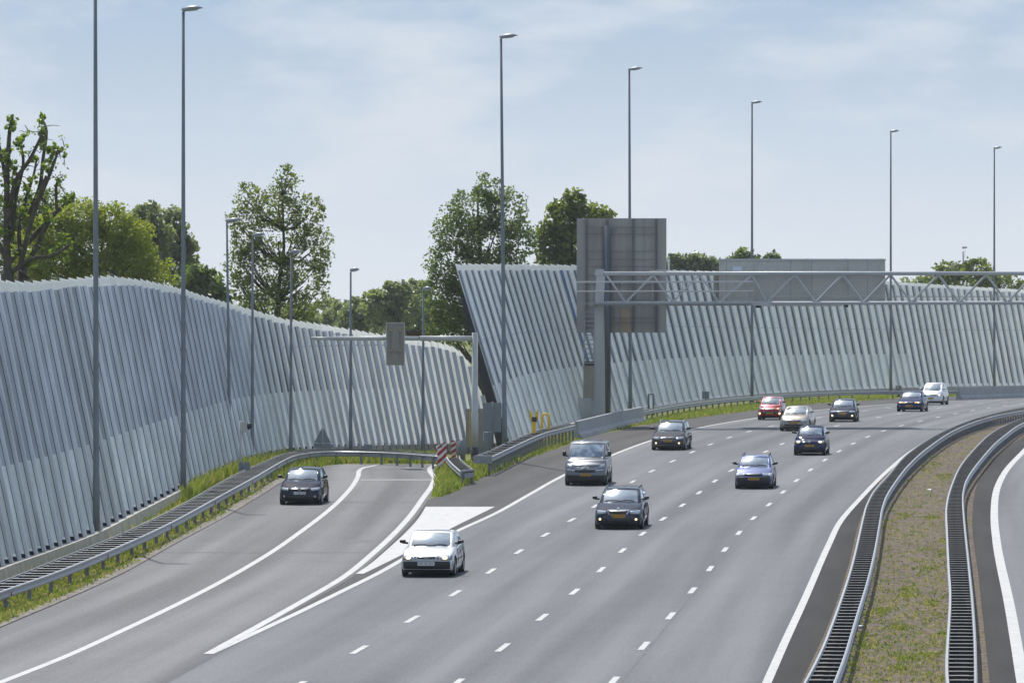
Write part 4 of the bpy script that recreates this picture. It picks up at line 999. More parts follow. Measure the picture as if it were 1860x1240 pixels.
# ---------------------------------------------------------------- grass
def gmat(name, c, var=.4): return leafmat(name, c, var, .3)
GM = [gmat('grass_blades', (.19, .24, .035)), gmat('grass_dark_blades', (.14, .19, .035)), gmat('grass_dry_blades', (.33, .29, .14))]
def inside(p, poly):
    x, y = p; c = False; j = len(poly) - 1
    for i in range(len(poly)):
        xi, yi = poly[i]; xj, yj = poly[j]
        if (yi > y) != (yj > y) and x < (xj - xi) * (y - yi) / (yj - yi) + xi: c = not c
        j = i
    return c
def grass(name, poly, n, h0, h1, wts, seed, w=.045, flowers=0, clump=None):
    R_ = random.Random(seed); mb = MB(); parts = [([], []) for _ in GM]
    x0, x1 = min(p[0] for p in poly), max(p[0] for p in poly); y0, y1 = min(p[1] for p in poly), max(p[1] for p in poly); k = 0
    cl = [(R_.uniform(x0, x1), R_.uniform(y0, y1)) for _ in range(clump)] if clump else None
    while k < n:
        if cl and R_.random() < .4:
            c_ = R_.choice(cl); q = (R_.gauss(c_[0], 7), R_.gauss(c_[1], 3))
        else: q = (R_.uniform(x0, x1), R_.uniform(y0, y1))
        if not inside(q, poly): 
            k += .02; continue
        k += 1
        g = gp(*q); mi = R_.choices(range(3), wts)[0]; V, Fs = parts[mi]
        for _ in range(3):
            p = g + Vector((R_.gauss(0, .10), R_.gauss(0, .25), 0)); p.z = gz(p.y); h = R_.uniform(h0, h1) * R_.uniform(.6, 1.2); a = R_.uniform(0, 6.28); t = Vector((R_.gauss(0, .25), R_.gauss(0, .25), 1)) * h
            d = Vector((math.cos(a), math.sin(a), 0)) * w * R_.uniform(.6, 1.3); b = len(V); m_ = p + t * .55 + Vector((R_.gauss(0, .03), 0, 0))
            V += [p - d, p + d, m_ + d * .6, p + t + Vector((R_.gauss(0, .12) * h, 0, 0)), m_ - d * .6]; Fs.append((b, b + 1, b + 2, b + 3, b + 4))
    for (V, Fs), m in zip(parts, GM):
        if V: mb.add(V, Fs, m)
    return tag(mb.build(name), kind='stuff')
# verge of the slip road
grass('grass', [(-40, 1150), (100, 1088), (200, 1043), (300, 989), (400, 936), (470, 892), (505, 868), (480, 852), (400, 902), (312, 955), (223, 1000), (111, 1045), (-40, 1100)], 5200, .06, .16, (4, 3, 3), 101)
grass('grass', [(-40, 1066), (111, 1008), (223, 963), (323, 915), (400, 876), (334, 903), (250, 947), (171, 990), (0, 1056)], 2000, .08, .28, (4, 2, 3), 102)
grass('tall_grass', [(330, 912), (420, 872), (475, 850), (530, 838), (560, 832), (480, 842), (440, 853), (400, 868), (340, 898)], 3200, .22, .70, (6, 4, 2), 103)
grass('tall_grass', [(500, 872), (540, 856), (590, 845), (640, 841), (800, 842), (800, 829), (640, 826), (540, 832), (490, 846)], 3400, .12, .40, (6, 4, 2), 104)
# gore and far verge
grass('tall_grass', [(794, 903), (797, 880), (797, 858), (815, 845), (850, 846), (900, 840), (940, 836), (917, 849), (883, 863), (857, 874), (820, 893)], 3400, .12, .42, (7, 3, 2), 105)
grass('grass', [(860, 872), (917, 848), (951, 834), (990, 820), (1032, 806), (1073, 790), (1114, 782), (1175, 769), (1175, 762), (1045, 785), (990, 800), (930, 822), (880, 850)], 3600, .05, .20, (5, 3, 3), 106)
grass('grass', [(1175, 771), (1252, 760), (1330, 750), (1430, 737), (1620, 724), (1740, 719), (1740, 714), (1620, 716), (1430, 726), (1330, 738), (1252, 748), (1175, 763)], 5200, .06, .20, (8, 2, 1.5), 107, .06)
# sparse growth on the median
MP = [(1520, 1240), (1545, 1180), (1580, 1060), (1606, 940), (1640, 868), (1700, 818), (1790, 777), (1795, 790), (1750, 832), (1728, 872), (1718, 920), (1720, 990), (1722, 1080), (1718, 1240)]
grass('median_grass', MP, 3000, .03, .09, (2, 4, 4), 108, .03, clump=60)
# litter
for lb_, x, y in (('crumpled pale blue wrapper lying on the median soil', 1687, 891), ('small white scrap lying by the median guardrail', 1560, 1139)):
    bb = gp(x, y); m = MB(); R_ = random.Random(x)
    V = [(R_.uniform(-.16, .16), R_.uniform(-.2, .2), R_.uniform(0.01, .09)) for _ in range(9)]
    m.add(V, [(i, (i + 2) % 9, (i + 5) % 9) for i in range(9)] + [(i, (i + 1) % 9, (i + 4) % 9) for i in range(9)], M['notice'] if 'notice' in M else M['white']); o = m.build('litter'); o.location = bb; tag(o, lb_, 'litter')

# ---------------------------------------------------------------- summer haze
hz = bpy.data.materials.new('haze_air'); hz.use_nodes = True; nt = hz.node_tree; nt.nodes.clear()
ho = nt.nodes.new('ShaderNodeOutputMaterial'); hv = nt.nodes.new('ShaderNodeVolumePrincipled')
hv.inputs['Color'].default_value = (.86, .93, 1.0, 1); hv.inputs['Density'].default_value = .00009; hv.inputs['Anisotropy'].default_value = .3
nt.links.new(hv.outputs[0], ho.inputs['Volume'])
mb = MB(); mb.box((0, 700, 15.5), (2420, 1660, 48), hz); tag(mb.build('haze'), kind='stuff')
# ---------------------------------------------------------------- cars
M['glass'] = glass('car_glass', (.66, .78, .80), .38, .085)
M['sideglass'] = glass('side_glass', (.35, .40, .42), .2)
M['lampglass'] = mat('lamp_glass', (.42, .45, .48), .08, .6, var=.35, scale=14, coat=1)
M['lamp_on'] = mat('lit_lamp', (.8, .7, .5), .2, emit=(1.0, .70, .36), estr=1.7)
M['lamp_amber'] = mat('amber_lamp', (.8, .35, .03), .2, emit=(1.0, .42, .02), estr=2.2)
M['grille'] = mat('grille_black', (.02, .021, .023), .35)
M['tyre'] = mat('tyre', (.018, .018, .019), .85)
M['rim'] = mat('wheel_rim', (.36, .37, .38), .3, .8)
M['plate_y'] = mat('plate_yellow', (.50, .27, .02), .5)
M['plate_w'] = mat('plate_white', (.62, .63, .62), .5)
M['plate_b'] = mat('plate_blue', (.02, .05, .30), .5)
M['ink'] = mat('plate_ink', (.02, .02, .02), .6)
M['seat'] = mat('seat_cloth', (.035, .037, .04), .9)
M['skin'] = mat('skin', (.42, .24, .17), .6)
M['shirt'] = mat('dark_shirt', (.035, .04, .055), .9)
M['hair'] = mat('dark_hair', (.02, .015, .012), .8)
def paint(name, c, metal=.12, rough=.3):
    m = mat(name, c, .34, .25 if max(c) > .1 else 0.0, coat=.8, spec=.25 if max(c) > .1 else 0.0); return m
_mc = {}
def link(name, me, parent, label=None):
    o = bpy.data.objects.new(name, me); COL.objects.link(o); o.parent = parent
    if label: o['label'] = label
    return o
def evaluate(me, sub=2, cutters=None):
    o = bpy.data.objects.new('tmp', me); COL.objects.link(o); tmp = []
    if sub:
        s = o.modifiers.new('s', 'SUBSURF'); s.levels = s.render_levels = sub
    for c in cutters or []:
        co = bpy.data.objects.new('tmpc', c); COL.objects.link(co); tmp.append(co)
        bm_ = o.modifiers.new('b', 'BOOLEAN'); bm_.operation = 'DIFFERENCE'; bm_.object = co; bm_.solver = 'EXACT'
    dg = bpy.context.evaluated_depsgraph_get(); dg.update()
    r = bpy.data.meshes.new_from_object(o.evaluated_get(dg))
    for t in tmp + [o]: bpy.data.objects.remove(t)
    return r
def lattice(cols, stas, levs, P, matf, mats, name):
    """surface of a box lattice; P(i,k,j)->point, matf(face kind, i,k,j)->material index"""
    idx, V, Fs, mi = {}, [], [], []
    def v(i, k, j):
        if (i, k, j) not in idx: idx[(i, k, j)] = len(V); V.append(P(cols[i], k, levs[j]))
        return idx[(i, k, j)]
    nc, ns, nl = len(cols) - 1, len(stas) - 1, len(levs) - 1
    def add(q, kind, i, k, j): Fs.append(q); mi.append(matf(kind, i, k, j))
    for i in range(nc):
        for j in range(nl):
            add((v(i, 0, j), v(i + 1, 0, j), v(i + 1, 0, j + 1), v(i, 0, j + 1)), 'front', i, 0, j)
            add((v(i + 1, ns, j), v(i, ns, j), v(i, ns, j + 1), v(i + 1, ns, j + 1)), 'rear', i, ns, j)
        for k in range(ns):
            add((v(i, k, nl), v(i + 1, k, nl), v(i + 1, k + 1, nl), v(i, k + 1, nl)), 'top', i, k, nl)
            add((v(i + 1, k, 0), v(i, k, 0), v(i, k + 1, 0), v(i + 1, k + 1, 0)), 'bottom', i, k, 0)
    for k in range(ns):
        for j in range(nl):
            add((v(0, k + 1, j), v(0, k, j), v(0, k, j + 1), v(0, k + 1, j + 1)), 'left', 0, k, j)
            add((v(nc, k, j), v(nc, k + 1, j), v(nc, k + 1, j + 1), v(nc, k, j + 1)), 'right', nc, k, j)
    me = bpy.data.meshes.new(name); me.from_pydata(V, [], Fs)
    for m in mats: me.materials.append(m)
    me.polygons.foreach_set('material_index', mi); me.polygons.foreach_set('use_smooth', [True] * len(Fs)); me.update()
    return me
def wheel_meshes(r, w):
    key = (round(r, 3), round(w, 3))
    if key in _mc: return _mc[key]
    t = MB(); t.lathe([(r * .66, -w * .42), (r * .8, -w * .5), (r * .95, -w * .48), (r, -w * .34), (r, w * .34), (r * .95, w * .48), (r * .8, w * .5), (r * .66, w * .42)], M['tyre'], None, 28)
    q = MB(); q.lathe([(r * .67, w * .44), (r * .64, w * .46), (r * .60, w * .30)], M['rim'], None, 28)
    q.lathe([(0, w * .30), (r * .16, w * .40), (r * .18, w * .30)], M['rim'], None, 14)
    for k in range(5):
        a = 2 * math.pi * k / 5; Mx = Matrix.Rotation(a, 3, 'X')
        q.box(Mx @ Vector((w * .36, 0, r * .38)), (w * .12, r * .17, r * .54), M['rim'], Mx)
    q.lathe([(r * .6, w * .1), (0, w * .1)], M['tyre'], None, 20)
    _mc[key] = (t.mesh('tyre', True), q.mesh('rim')); return _mc[key]
def text_mesh(s, h):
    cu = bpy.data.curves.new('t', 'FONT'); cu.body = s; cu.size = h; cu.align_x, cu.align_y = 'CENTER', 'CENTER'; cu.extrude = .002
    o = bpy.data.objects.new('t', cu); COL.objects.link(o); dg = bpy.context.evaluated_depsgraph_get(); dg.update()
    me = bpy.data.meshes.new_from_object(o.evaluated_get(dg)); bpy.data.objects.remove(o); me.materials.clear(); me.materials.append(M['ink']); return me
def make_car(name, label, cat, px, py, heading, S, pt, group='cars driving towards the camera'):
    """front towards local -Y, origin on the road under the middle of the car"""
    L, W, H = S['L'], S['W'], S['H']; fo = S.get('fo', .85); wb = S.get('wb', 2.55); r = S.get('r', .31)
    hf, hc, hr = S['hf'], S['hc'], S.get('hr', S['hc'] + .04); yc = S['yc']; yw = S['yw']; yrt = S['yrt']; yrb = S['yrb']
    gc = S.get('gc', .125); y0 = -L / 2
    loc = gp(px, py); c, s_ = math.cos(heading), math.sin(heading)
    yfw = y0 + fo
    loc = loc - Vector((-s_ * (yfw - r * .2), c * (yfw - r * .2), 0)); loc.z = gz(loc.y)
    C = thing(name, label, cat, loc, heading, group)
    pitch = math.atan((gz(loc.y + 1.3) - gz(loc.y - 1.3)) / 2.6); C.rotation_euler = (pitch, 0, heading)
    # lower body
    sta = [0, .06, .35, (yc) * .6, yc - .05, yc + .25, L * .5, yrb - .05 if yrb < L - .1 else L - .35, L - .10, L]
    sta = sorted(set(round(q, 3) for q in sta))
    bow = S.get('bow', .26); nose = S.get('nose', .10); crown = S.get('crown', .045)
    T_top = pchip([(0, hf - .07), (.08, hf - .02), (.35, hf + .03), (yc * .6, hf + (hc - hf) * .62 + .015), (yc, hc), (L * .55, (hc + hr) / 2), (min(yrb, L - .4), hr), (L - .1, S.get('hd', hr - .03)), (L, S.get('hd', hr - .03) - .08)])
    def P(a, k, b):
        y = sta[k]; u = y / L
        zt = T_top(y) - crown * abs(a) ** 4 * (1 if y < yc + .3 else .4); zb = gc + (.05 if y < .2 or y > L - .2 else 0)
        z = zb + (zt - zb) * b
        wf = (.90 + .10 * min(1, b / .35)) if b < .35 else (1.0 - (b - .55) / .45 * S.get('tum', .085) if b > .55 else 1.0)
        wp = 1 - .10 * max(0, 1 - y / .8) ** 2 - .06 * max(0, 1 - (L - y) / .7) ** 2
        x = a * W / 2 * wf * wp
        fr = max(0, 1 - y / .9); rr = max(0, 1 - (L - y) / .8)
        yy = y + bow * abs(a) ** 3 * fr + nose * fr * max(0, (b - .45) / .55) ** 1.3 + .07 * fr * max(0, .2 - b) / .2 - .16 * abs(a) ** 3 * rr
        return (x, y0 + yy, z)
    bx_ = S.get('boxy'); cols = [-1, -.92, -.4, 0, .4, .92, 1] if bx_ else [-1, -.8, -.4, 0, .4, .8, 1]; levs = [0, .12, .42, .70, .92, 1] if bx_ else [0, .18, .42, .62, .84, 1]
    low = S.get('low')
    def mf(kind, i, k, j):
        if kind == 'bottom': return 1
        if kind == 'top' and sta[k] > yc - .02 and sta[k] < min(yrb - .1, L - .5): return 2
        if low and kind in ('front', 'left', 'right', 'rear') and j < low: return 1
        if kind == 'front' and j == 0: return 1
        return 0
    me = lattice(cols, sta, levs, P, mf, [pt, M['plastic'], M['interior']], 'body')
    cut = MB()
    for yy in (yfw, yfw + wb):
        for sx in (-1, 1):
            cut.lathe([(0, -.2), (r + .055, -.2), (r + .055, .2), (0, .2)], M['plastic'], Matrix.Translation((sx * (W / 2 - .10), yy, r + .01)), 28)
    cme = cut.mesh('cut'); bmx = bmesh.new(); bmx.from_mesh(cme); bmesh.ops.remove_doubles(bmx, verts=bmx.verts, dist=1e-4); bmesh.ops.recalc_face_normals(bmx, faces=bmx.faces); bmx.to_mesh(cme); bmx.free()
    cme.materials.clear()
    for m_ in (pt, M['plastic']): cme.materials.append(m_)
    cme.polygons.foreach_set('material_index', [1] * len(cme.polygons))
    solid = evaluate(me, 2); bv = bmesh.new(); bv.from_mesh(solid); bvh = BVHTree.FromBMesh(bv); bv.free()
    body = link('body', evaluate(me, 2, [cme]), C)
    # cabin
    yw0, wt = S.get('yc2', yc - .10), S.get('wt', .72); wbm = S.get('wbm', .885)
    nk = [0, .05, S.get('b1', .40), S.get('b1', .40) + .045, .93, 1]; levc = [0, .05, .5, .93, 1]; colc = [-1, -.90, -.45, 0, .45, .90, 1]
    rc, wsb = S.get('rc', .045), S.get('wsb', .20)
    def Q(a, k, b):
        u = nk[k]; yb = yw0 + (yrb - yw0) * u; yt = yw + (yrt - yw) * u; y = yb + (yt - yb) * b
        zb = T_top(min(max(yb, 0), L - .05)) - .045; z = zb + (H - zb) * b - (0 if b < .9 else rc * abs(a) ** 2.5) - (.035 * (2 * u - 1) ** 2 if b > .9 else 0)
        wx = W / 2 * (wbm + (wt - wbm) * b ** 1.25) * (1 - .05 * (1 - u) ** 3 * (1 - b) - (.06 * max(0, u - .6) ** 1.5))
        y += wsb * a * a * (1 - u) ** 4 - .10 * a * a * u ** 4 - (.05 * math.sin(math.pi * b) if k == 0 else 0)
        return (a * wx, y0 + y, z)
    def mq(kind, i, k, j):
        if kind == 'front': return 1 if 1 <= i <= 4 and 1 <= j <= 2 else 0
        if kind == 'rear': return 3 if 1 <= i <= 4 and j == 2 else 0
        if kind in ('left', 'right'): return 2 if 1 <= j <= 2 and k in (1, 3) else 0
        if kind == 'bottom': return 4
        if kind == 'top' and S.get('sunroof') and 1 <= i <= 4 and k in (1,): return 5
        return 0
    cm_ = evaluate(lattice(colc, nk, levc, Q, mq, [pt, M['glass'], M['sideglass'], M['sideglass'], M['interior'], M['sideglass']], 'cabin'), 2)
    bm = bmesh.new(); bm.from_mesh(cm_)
    def part(idxs, nm, m_, inset=None, sidex=None):
        b2 = bm.copy(); kill = [f for f in b2.faces if f.material_index not in idxs or (sidex and f.calc_center_median().x * sidex < 0)]
        bmesh.ops.delete(b2, geom=kill, context='FACES')
        if nm == 'roof_shell':
            for f in b2.faces: f.material_index = 0
        else:
            for f in b2.faces: f.material_index = 0
        me_ = bpy.data.meshes.new(nm); b2.to_mesh(me_); b2.free(); me_.materials.append(m_)
        return link(nm, me_, C)
    cbv = BVHTree.FromBMesh(bm)
    sh = part([0], 'roof', pt); so = sh.modifiers.new('thick', 'SOLIDIFY'); so.thickness = .035; so.offset = -1
    part([1], 'windscreen', M['glass']); part([2], 'side_window', M['sideglass'], sidex=-1); part([2], 'side_window', M['sideglass'], sidex=1); part([3], 'rear_window', M['sideglass'])
    if S.get('sunroof'): part([5], 'sunroof', mat('sunroof_glass', (.03, .04, .06), .1))
    bm.free()
    # surface patches on the nose
    def hit(x, z, tree_=bvh):
        h = tree_.ray_cast(Vector((x, -20, z)), Vector((0, 1, 0)))
        return h[0].y if h[0] else None
    def patch(nm, q, m_, off=.012, n=(8, 4), parent=C, label=None, lbl=None):
        V, nx, nz = [], n[0], n[1]; last = y0
        for j in range(nz + 1):
            for i in range(nx + 1):
                u, w = i / nx, j / nz
                x = (q[0][0] * (1 - u) + q[1][0] * u) * (1 - w) + (q[3][0] * (1 - u) + q[2][0] * u) * w
                z = (q[0][1] * (1 - u) + q[1][1] * u) * (1 - w) + (q[3][1] * (1 - u) + q[2][1] * u) * w
                h = hit(x, z); h = h if h is not None else last; last = h
                V.append((x, h - off, z))
        m2 = MB(); g = lambda i, j: j * (nx + 1) + i
        Fs = [(g(i, j), g(i + 1, j), g(i + 1, j + 1), g(i, j + 1)) for i in range(nx) for j in range(nz)]
        bd = [g(i, 0) for i in range(nx)] + [g(nx, j) for j in range(nz)] + [g(i, nz) for i in range(nx, 0, -1)] + [g(0, j) for j in range(nz, 0, -1)]
        b0_ = len(V)
        for k in bd: V.append((V[k][0], V[k][1] + off + .03, V[k][2]))
        for k in range(len(bd)):
            k2 = (k + 1) % len(bd); Fs.append((bd[k2], bd[k], b0_ + k, b0_ + k2))
        m2.add(V, Fs, m_); return m2.build(nm, parent, True, label)
    def disc(nm, x, z, rx, rz, m_, off=.014, parent=C, th=.02):
        h = min(v_ for v_ in (hit(x, z), hit(x + rx * .7, z), hit(x - rx * .7, z)) if v_ is not None); m2 = MB(); n = 16
        V = [(x + rx * math.cos(6.2832 * k / n), h - off + .01, z + rz * math.sin(6.2832 * k / n)) for k in range(n)] + [(x + .8 * rx * math.cos(6.2832 * k / n), h - off - th * .5, z + .8 * rz * math.sin(6.2832 * k / n)) for k in range(n)] + [(x + rx * math.cos(6.2832 * k / n), h + .04, z + rz * math.sin(6.2832 * k / n)) for k in range(n)]
        m2.add(V, [(k, (k + 1) % n, n + (k + 1) % n, n + k) for k in range(n)] + [tuple(range(n, 2 * n))] + [((k + 1) % n, k, 2 * n + k, 2 * n + (k + 1) % n) for k in range(n)], m_)
        return m2.build(nm, parent)
    mir = lambda q: [(-q[1][0], q[1][1]), (-q[0][0], q[0][1]), (-q[3][0], q[3][1]), (-q[2][0], q[2][1])]
    for nm, q, m_ in S.get('center', []): patch(nm, q, M[m_] if isinstance(m_, str) else m_, .014 if nm != 'trim' else .022)
    for nm, q, m_ in S.get('pairs', []):
        for qq in (q, mir(q)): patch(nm, qq, (M[m_] if isinstance(m_, str) else m_), .016 if nm == 'headlight' else .013, (6, 3))
    lit = S.get('lit', [])
    for nm, x, z, rx, rz, m_ in S.get('discs', []):
        for sx in (-1, 1): disc(nm, sx * x, z, rx, rz, M[m_], .022)
    for nm, x, z, rx, rz, m_ in S.get('one', []): disc(nm, x, z, rx, rz, M[m_], .024)
    if S.get('bumper'):
        z0, z1 = S['bumper']
        q = [(-W * .47, z0), (W * .47, z0), (W * .47, z1), (-W * .47, z1)]; patch('bumper', q, M['plastic'], .07, (16, 3))
    # emblem
    if S.get('emblem'):
        ex, ez, er = S['emblem']; e = disc('emblem', ex, ez, er, er, M['chrome'], .03)
        if S.get('roundel'):
            e2 = disc('emblem_field', ex, ez, er * .72, er * .72, mat('emblem_blue', (.03, .06, .16), .3), .042, e)
            m2 = MB(); h = hit(ex, ez) - .056
            for a_, b_ in (((-.55, .5), (0, -.02)), ((.55, .5), (0, -.02)), ((-.62, .15), (-.28, -.6)), ((-.28, -.6), (0, 0)), ((0, 0), (.28, -.6)), ((.28, -.6), (.62, .15))):
                m2.bar((ex + a_[0] * er, h, ez + a_[1] * er), (ex + b_[0] * er, h, ez + b_[1] * er), er * .16, .006, M['chrome'], (0, 1, 0))
            m2.build('emblem_mark', e)
    if S.get('chevrons'):
        cx, cz, cw = S['chevrons']; m2 = MB(); h = hit(0, cz) - .035
        for dz in (0, .075):
            for sx in (-1, 1): m2.bar((sx * cw, h, cz - dz), (0, h, cz - dz + cw * .62), .035, .02, M['chrome'], (0, 1, 0))
        m2.build('emblem', C)
    # number plate
    pz, pw, ph = S['plate'][:3]; pm = M[S['plate'][3]]; hp = min(hit(x, pz) for x in (-.2, 0, .2)) - (.085 if S.get('bumper') else .028); pxo = S.get('px', 0)
    m2 = MB(); m2.box((pxo, hp, pz), (pw, .012, ph), pm); pl = m2.build('number_plate', C)
    if S.get('band', True):
        m2 = MB(); m2.box((pxo - pw / 2 + .022, hp - .0085, pz), (.044, .005, ph * .96), M['plate_b']); m2.build('plate_band', pl)
    tx = link('plate_text', text_mesh(S['plate'][4], ph * .82), pl); tx.location = (pxo + (.02 if S.get('band', True) else 0), hp - .0085, pz); tx.rotation_euler = (math.pi / 2, 0, 0)
    bw = max(.01, tx.data.vertices and max(v.co.x for v in tx.data.vertices) * 2); tx.scale = (min(1.3, (pw - .09) / bw), 1, 1)
    # mirrors
    mw, mh = S.get('mirror', (.20, .14)); my = yc + S.get('my', .32)
    for sx in (-1, 1):
        V = []
        xm = sx * (W / 2 + mw * .24); zm = T_top(my) + .07 + mh * .35
        b0 = bmesh.new(); bmesh.ops.create_cube(b0, size=1); bmesh.ops.scale(b0, vec=(mw, .13, mh), verts=b0.verts)
        for v in b0.verts:
            if v.co.y < 0: v.co.x *= .75; v.co.z *= .7
        bmesh.ops.translate(b0, vec=(xm, y0 + my, zm), verts=b0.verts)
        me_ = bpy.data.meshes.new('mirror'); b0.to_mesh(me_); b0.free(); me_.materials.append(M['plastic'] if S.get('mirror_black', True) else pt)
        for p in me_.polygons: p.use_smooth = True
        mo = link('mirror', me_, C); sb = mo.modifiers.new('s', 'SUBSURF'); sb.levels = sb.render_levels = 2
        e0 = bmesh.new(); e0.from_mesh(me_); cl = e0.edges.layers.float.get('crease_edge') or e0.edges.layers.float.new('crease_edge')
        for e in e0.edges: e[cl] = .3
        e0.to_mesh(me_); e0.free()
        m2 = MB(); m2.bar((sx * (W / 2 * .86), y0 + my + .03, zm - mh * .42), (xm, y0 + my + .02, zm - mh * .30), .09, .06, M['plastic']); m2.build('mirror_arm', mo)
    # wheels
    tm, rm = wheel_meshes(r, S.get('tw', .20))
    for yy in (yfw, yfw + wb):
        for sx in (-1, 1):
            w_ = thing('wheel', None, None, (sx * (W / 2 - S.get('tw', .20) / 2 - .025), y0 * 0 + yy, r)); w_.parent = C; w_.rotation_euler = (0, 0, 0 if sx > 0 else math.pi)
            link('tyre', tm, w_); link('rim', rm, w_)
    # wipers
    def chit(x, z):
        h = cbv.ray_cast(Vector((x, -20, z)), Vector((0, 1, 0))); return h[0] if h[0] else None
    zw = T_top(yw0) + .015
    for xa, xb in S.get('wipers', [(-.55, .02), (.0, .52)]):
        pts = []
        for k in range(6):
            x = xa + (xb - xa) * k / 5; h = chit(x, zw + .025 + .03 * math.sin(math.pi * k / 5))
            if h: pts.append(h + Vector((0, -.02, .006)))
        if len(pts) > 2: m2 = MB(); m2.tube(pts, .011, M['plastic'], 5); m2.build('wiper', C)
    # interior: seats, dashboard, inner mirror
    zc = T_top(yc + .8); m2 = MB(); m2.box((0, y0 + yc + .42, zc - .02), (W * .74, .35, .10), M['interior']); m2.build('dashboard', C)
    ys_ = yw + .55
    for sx in (-1, 1):
        m2 = MB(); m2.box((sx * W * .2, y0 + ys_ + .12, zc + .02), (.46, .14, .34), M['seat'], Matrix.Rotation(-.2, 3, 'X')); m2.box((sx * W * .2, y0 + ys_ + .20, min(zc + .30, H - .22)), (.25, .09, .17), M['seat']); m2.build('seat', C)
    m2 = MB(); m2.box((0, y0 + yw + .16, H - .17), (.22, .03, .065), M['interior']); m2.build('inner_mirror', C)
    if S.get('rails'):
        for sx in (-1, 1):
            m2 = MB(); xr = sx * W / 2 * (wt - .04)
            za = lambda y: H - rc * .85 - .035
            pts = [(xr, y0 + yw + .35, za(0) - .02), (xr * .99, y0 + yw + .45, za(0) + S['rails']), (xr * .98, y0 + (yw + yrt) / 2, za(0) + S['rails'] + .02), (xr * .97, y0 + yrt - .35, za(0) + S['rails']), (xr * .97, y0 + yrt - .22, za(0) - .02)]
            m2.tube(pts, .022, M['plastic'] if not S.get('rail_chrome') else M['galv'], 6); m2.build('roof_rail', C)
    if S.get('antenna', False):
        m2 = MB(); m2.tube([(0, y0 + yrt - .15, H - .02), (0, y0 + yrt - .02, H + .12)], .008, M['plastic'], 5); m2.build('antenna', C)
    # door seams and handles on both sides
    for sx in (-1, 1):
        def sh_(y, z):
            h = bvh.ray_cast(Vector((sx * 5, y0 + y, z)), Vector((-sx, 0, 0))); return h[0] + Vector((sx * .004, 0, 0)) if h[0] else None
        for yy in (yc + .30, yw0 + (yrb - yw0) * (S.get('b1', .4) + .03), yfw + wb + y0 * 0 - y0 - .12):
            pts = [p for p in (sh_(yy, z) for z in (.36, .5, .65, .8, T_top(yy) - .07)) if p]
            if len(pts) > 2: m2 = MB(); m2.tube(pts, .006, M['groove_rung_shade'], 4); m2.build('door_seam', C)
        if S.get('rubstrip'):
            pts = [p for p in (sh_(fo + .45 + (wb - .9) * k / 6, .52) for k in range(7)) if p]; m2 = MB(); m2.tube(pts, .02, M['plastic'], 6); m2.build('rub_strip', C)
        for yy in (yw0 + (yrb - yw0) * S.get('b1', .4) - .1,):
            p = sh_(yy, T_top(yy) - .14)
            if p: m3 = MB(); m3.bar(p + Vector((sx * .02, -.1, 0)), p + Vector((sx * .02, .1, 0)), .03, .03, pt); m3.build('door_handle', C)
    return C, dict(y0=y0, zc=zc, ys=ys_, L=L, W=W, H=H, yw=yw)

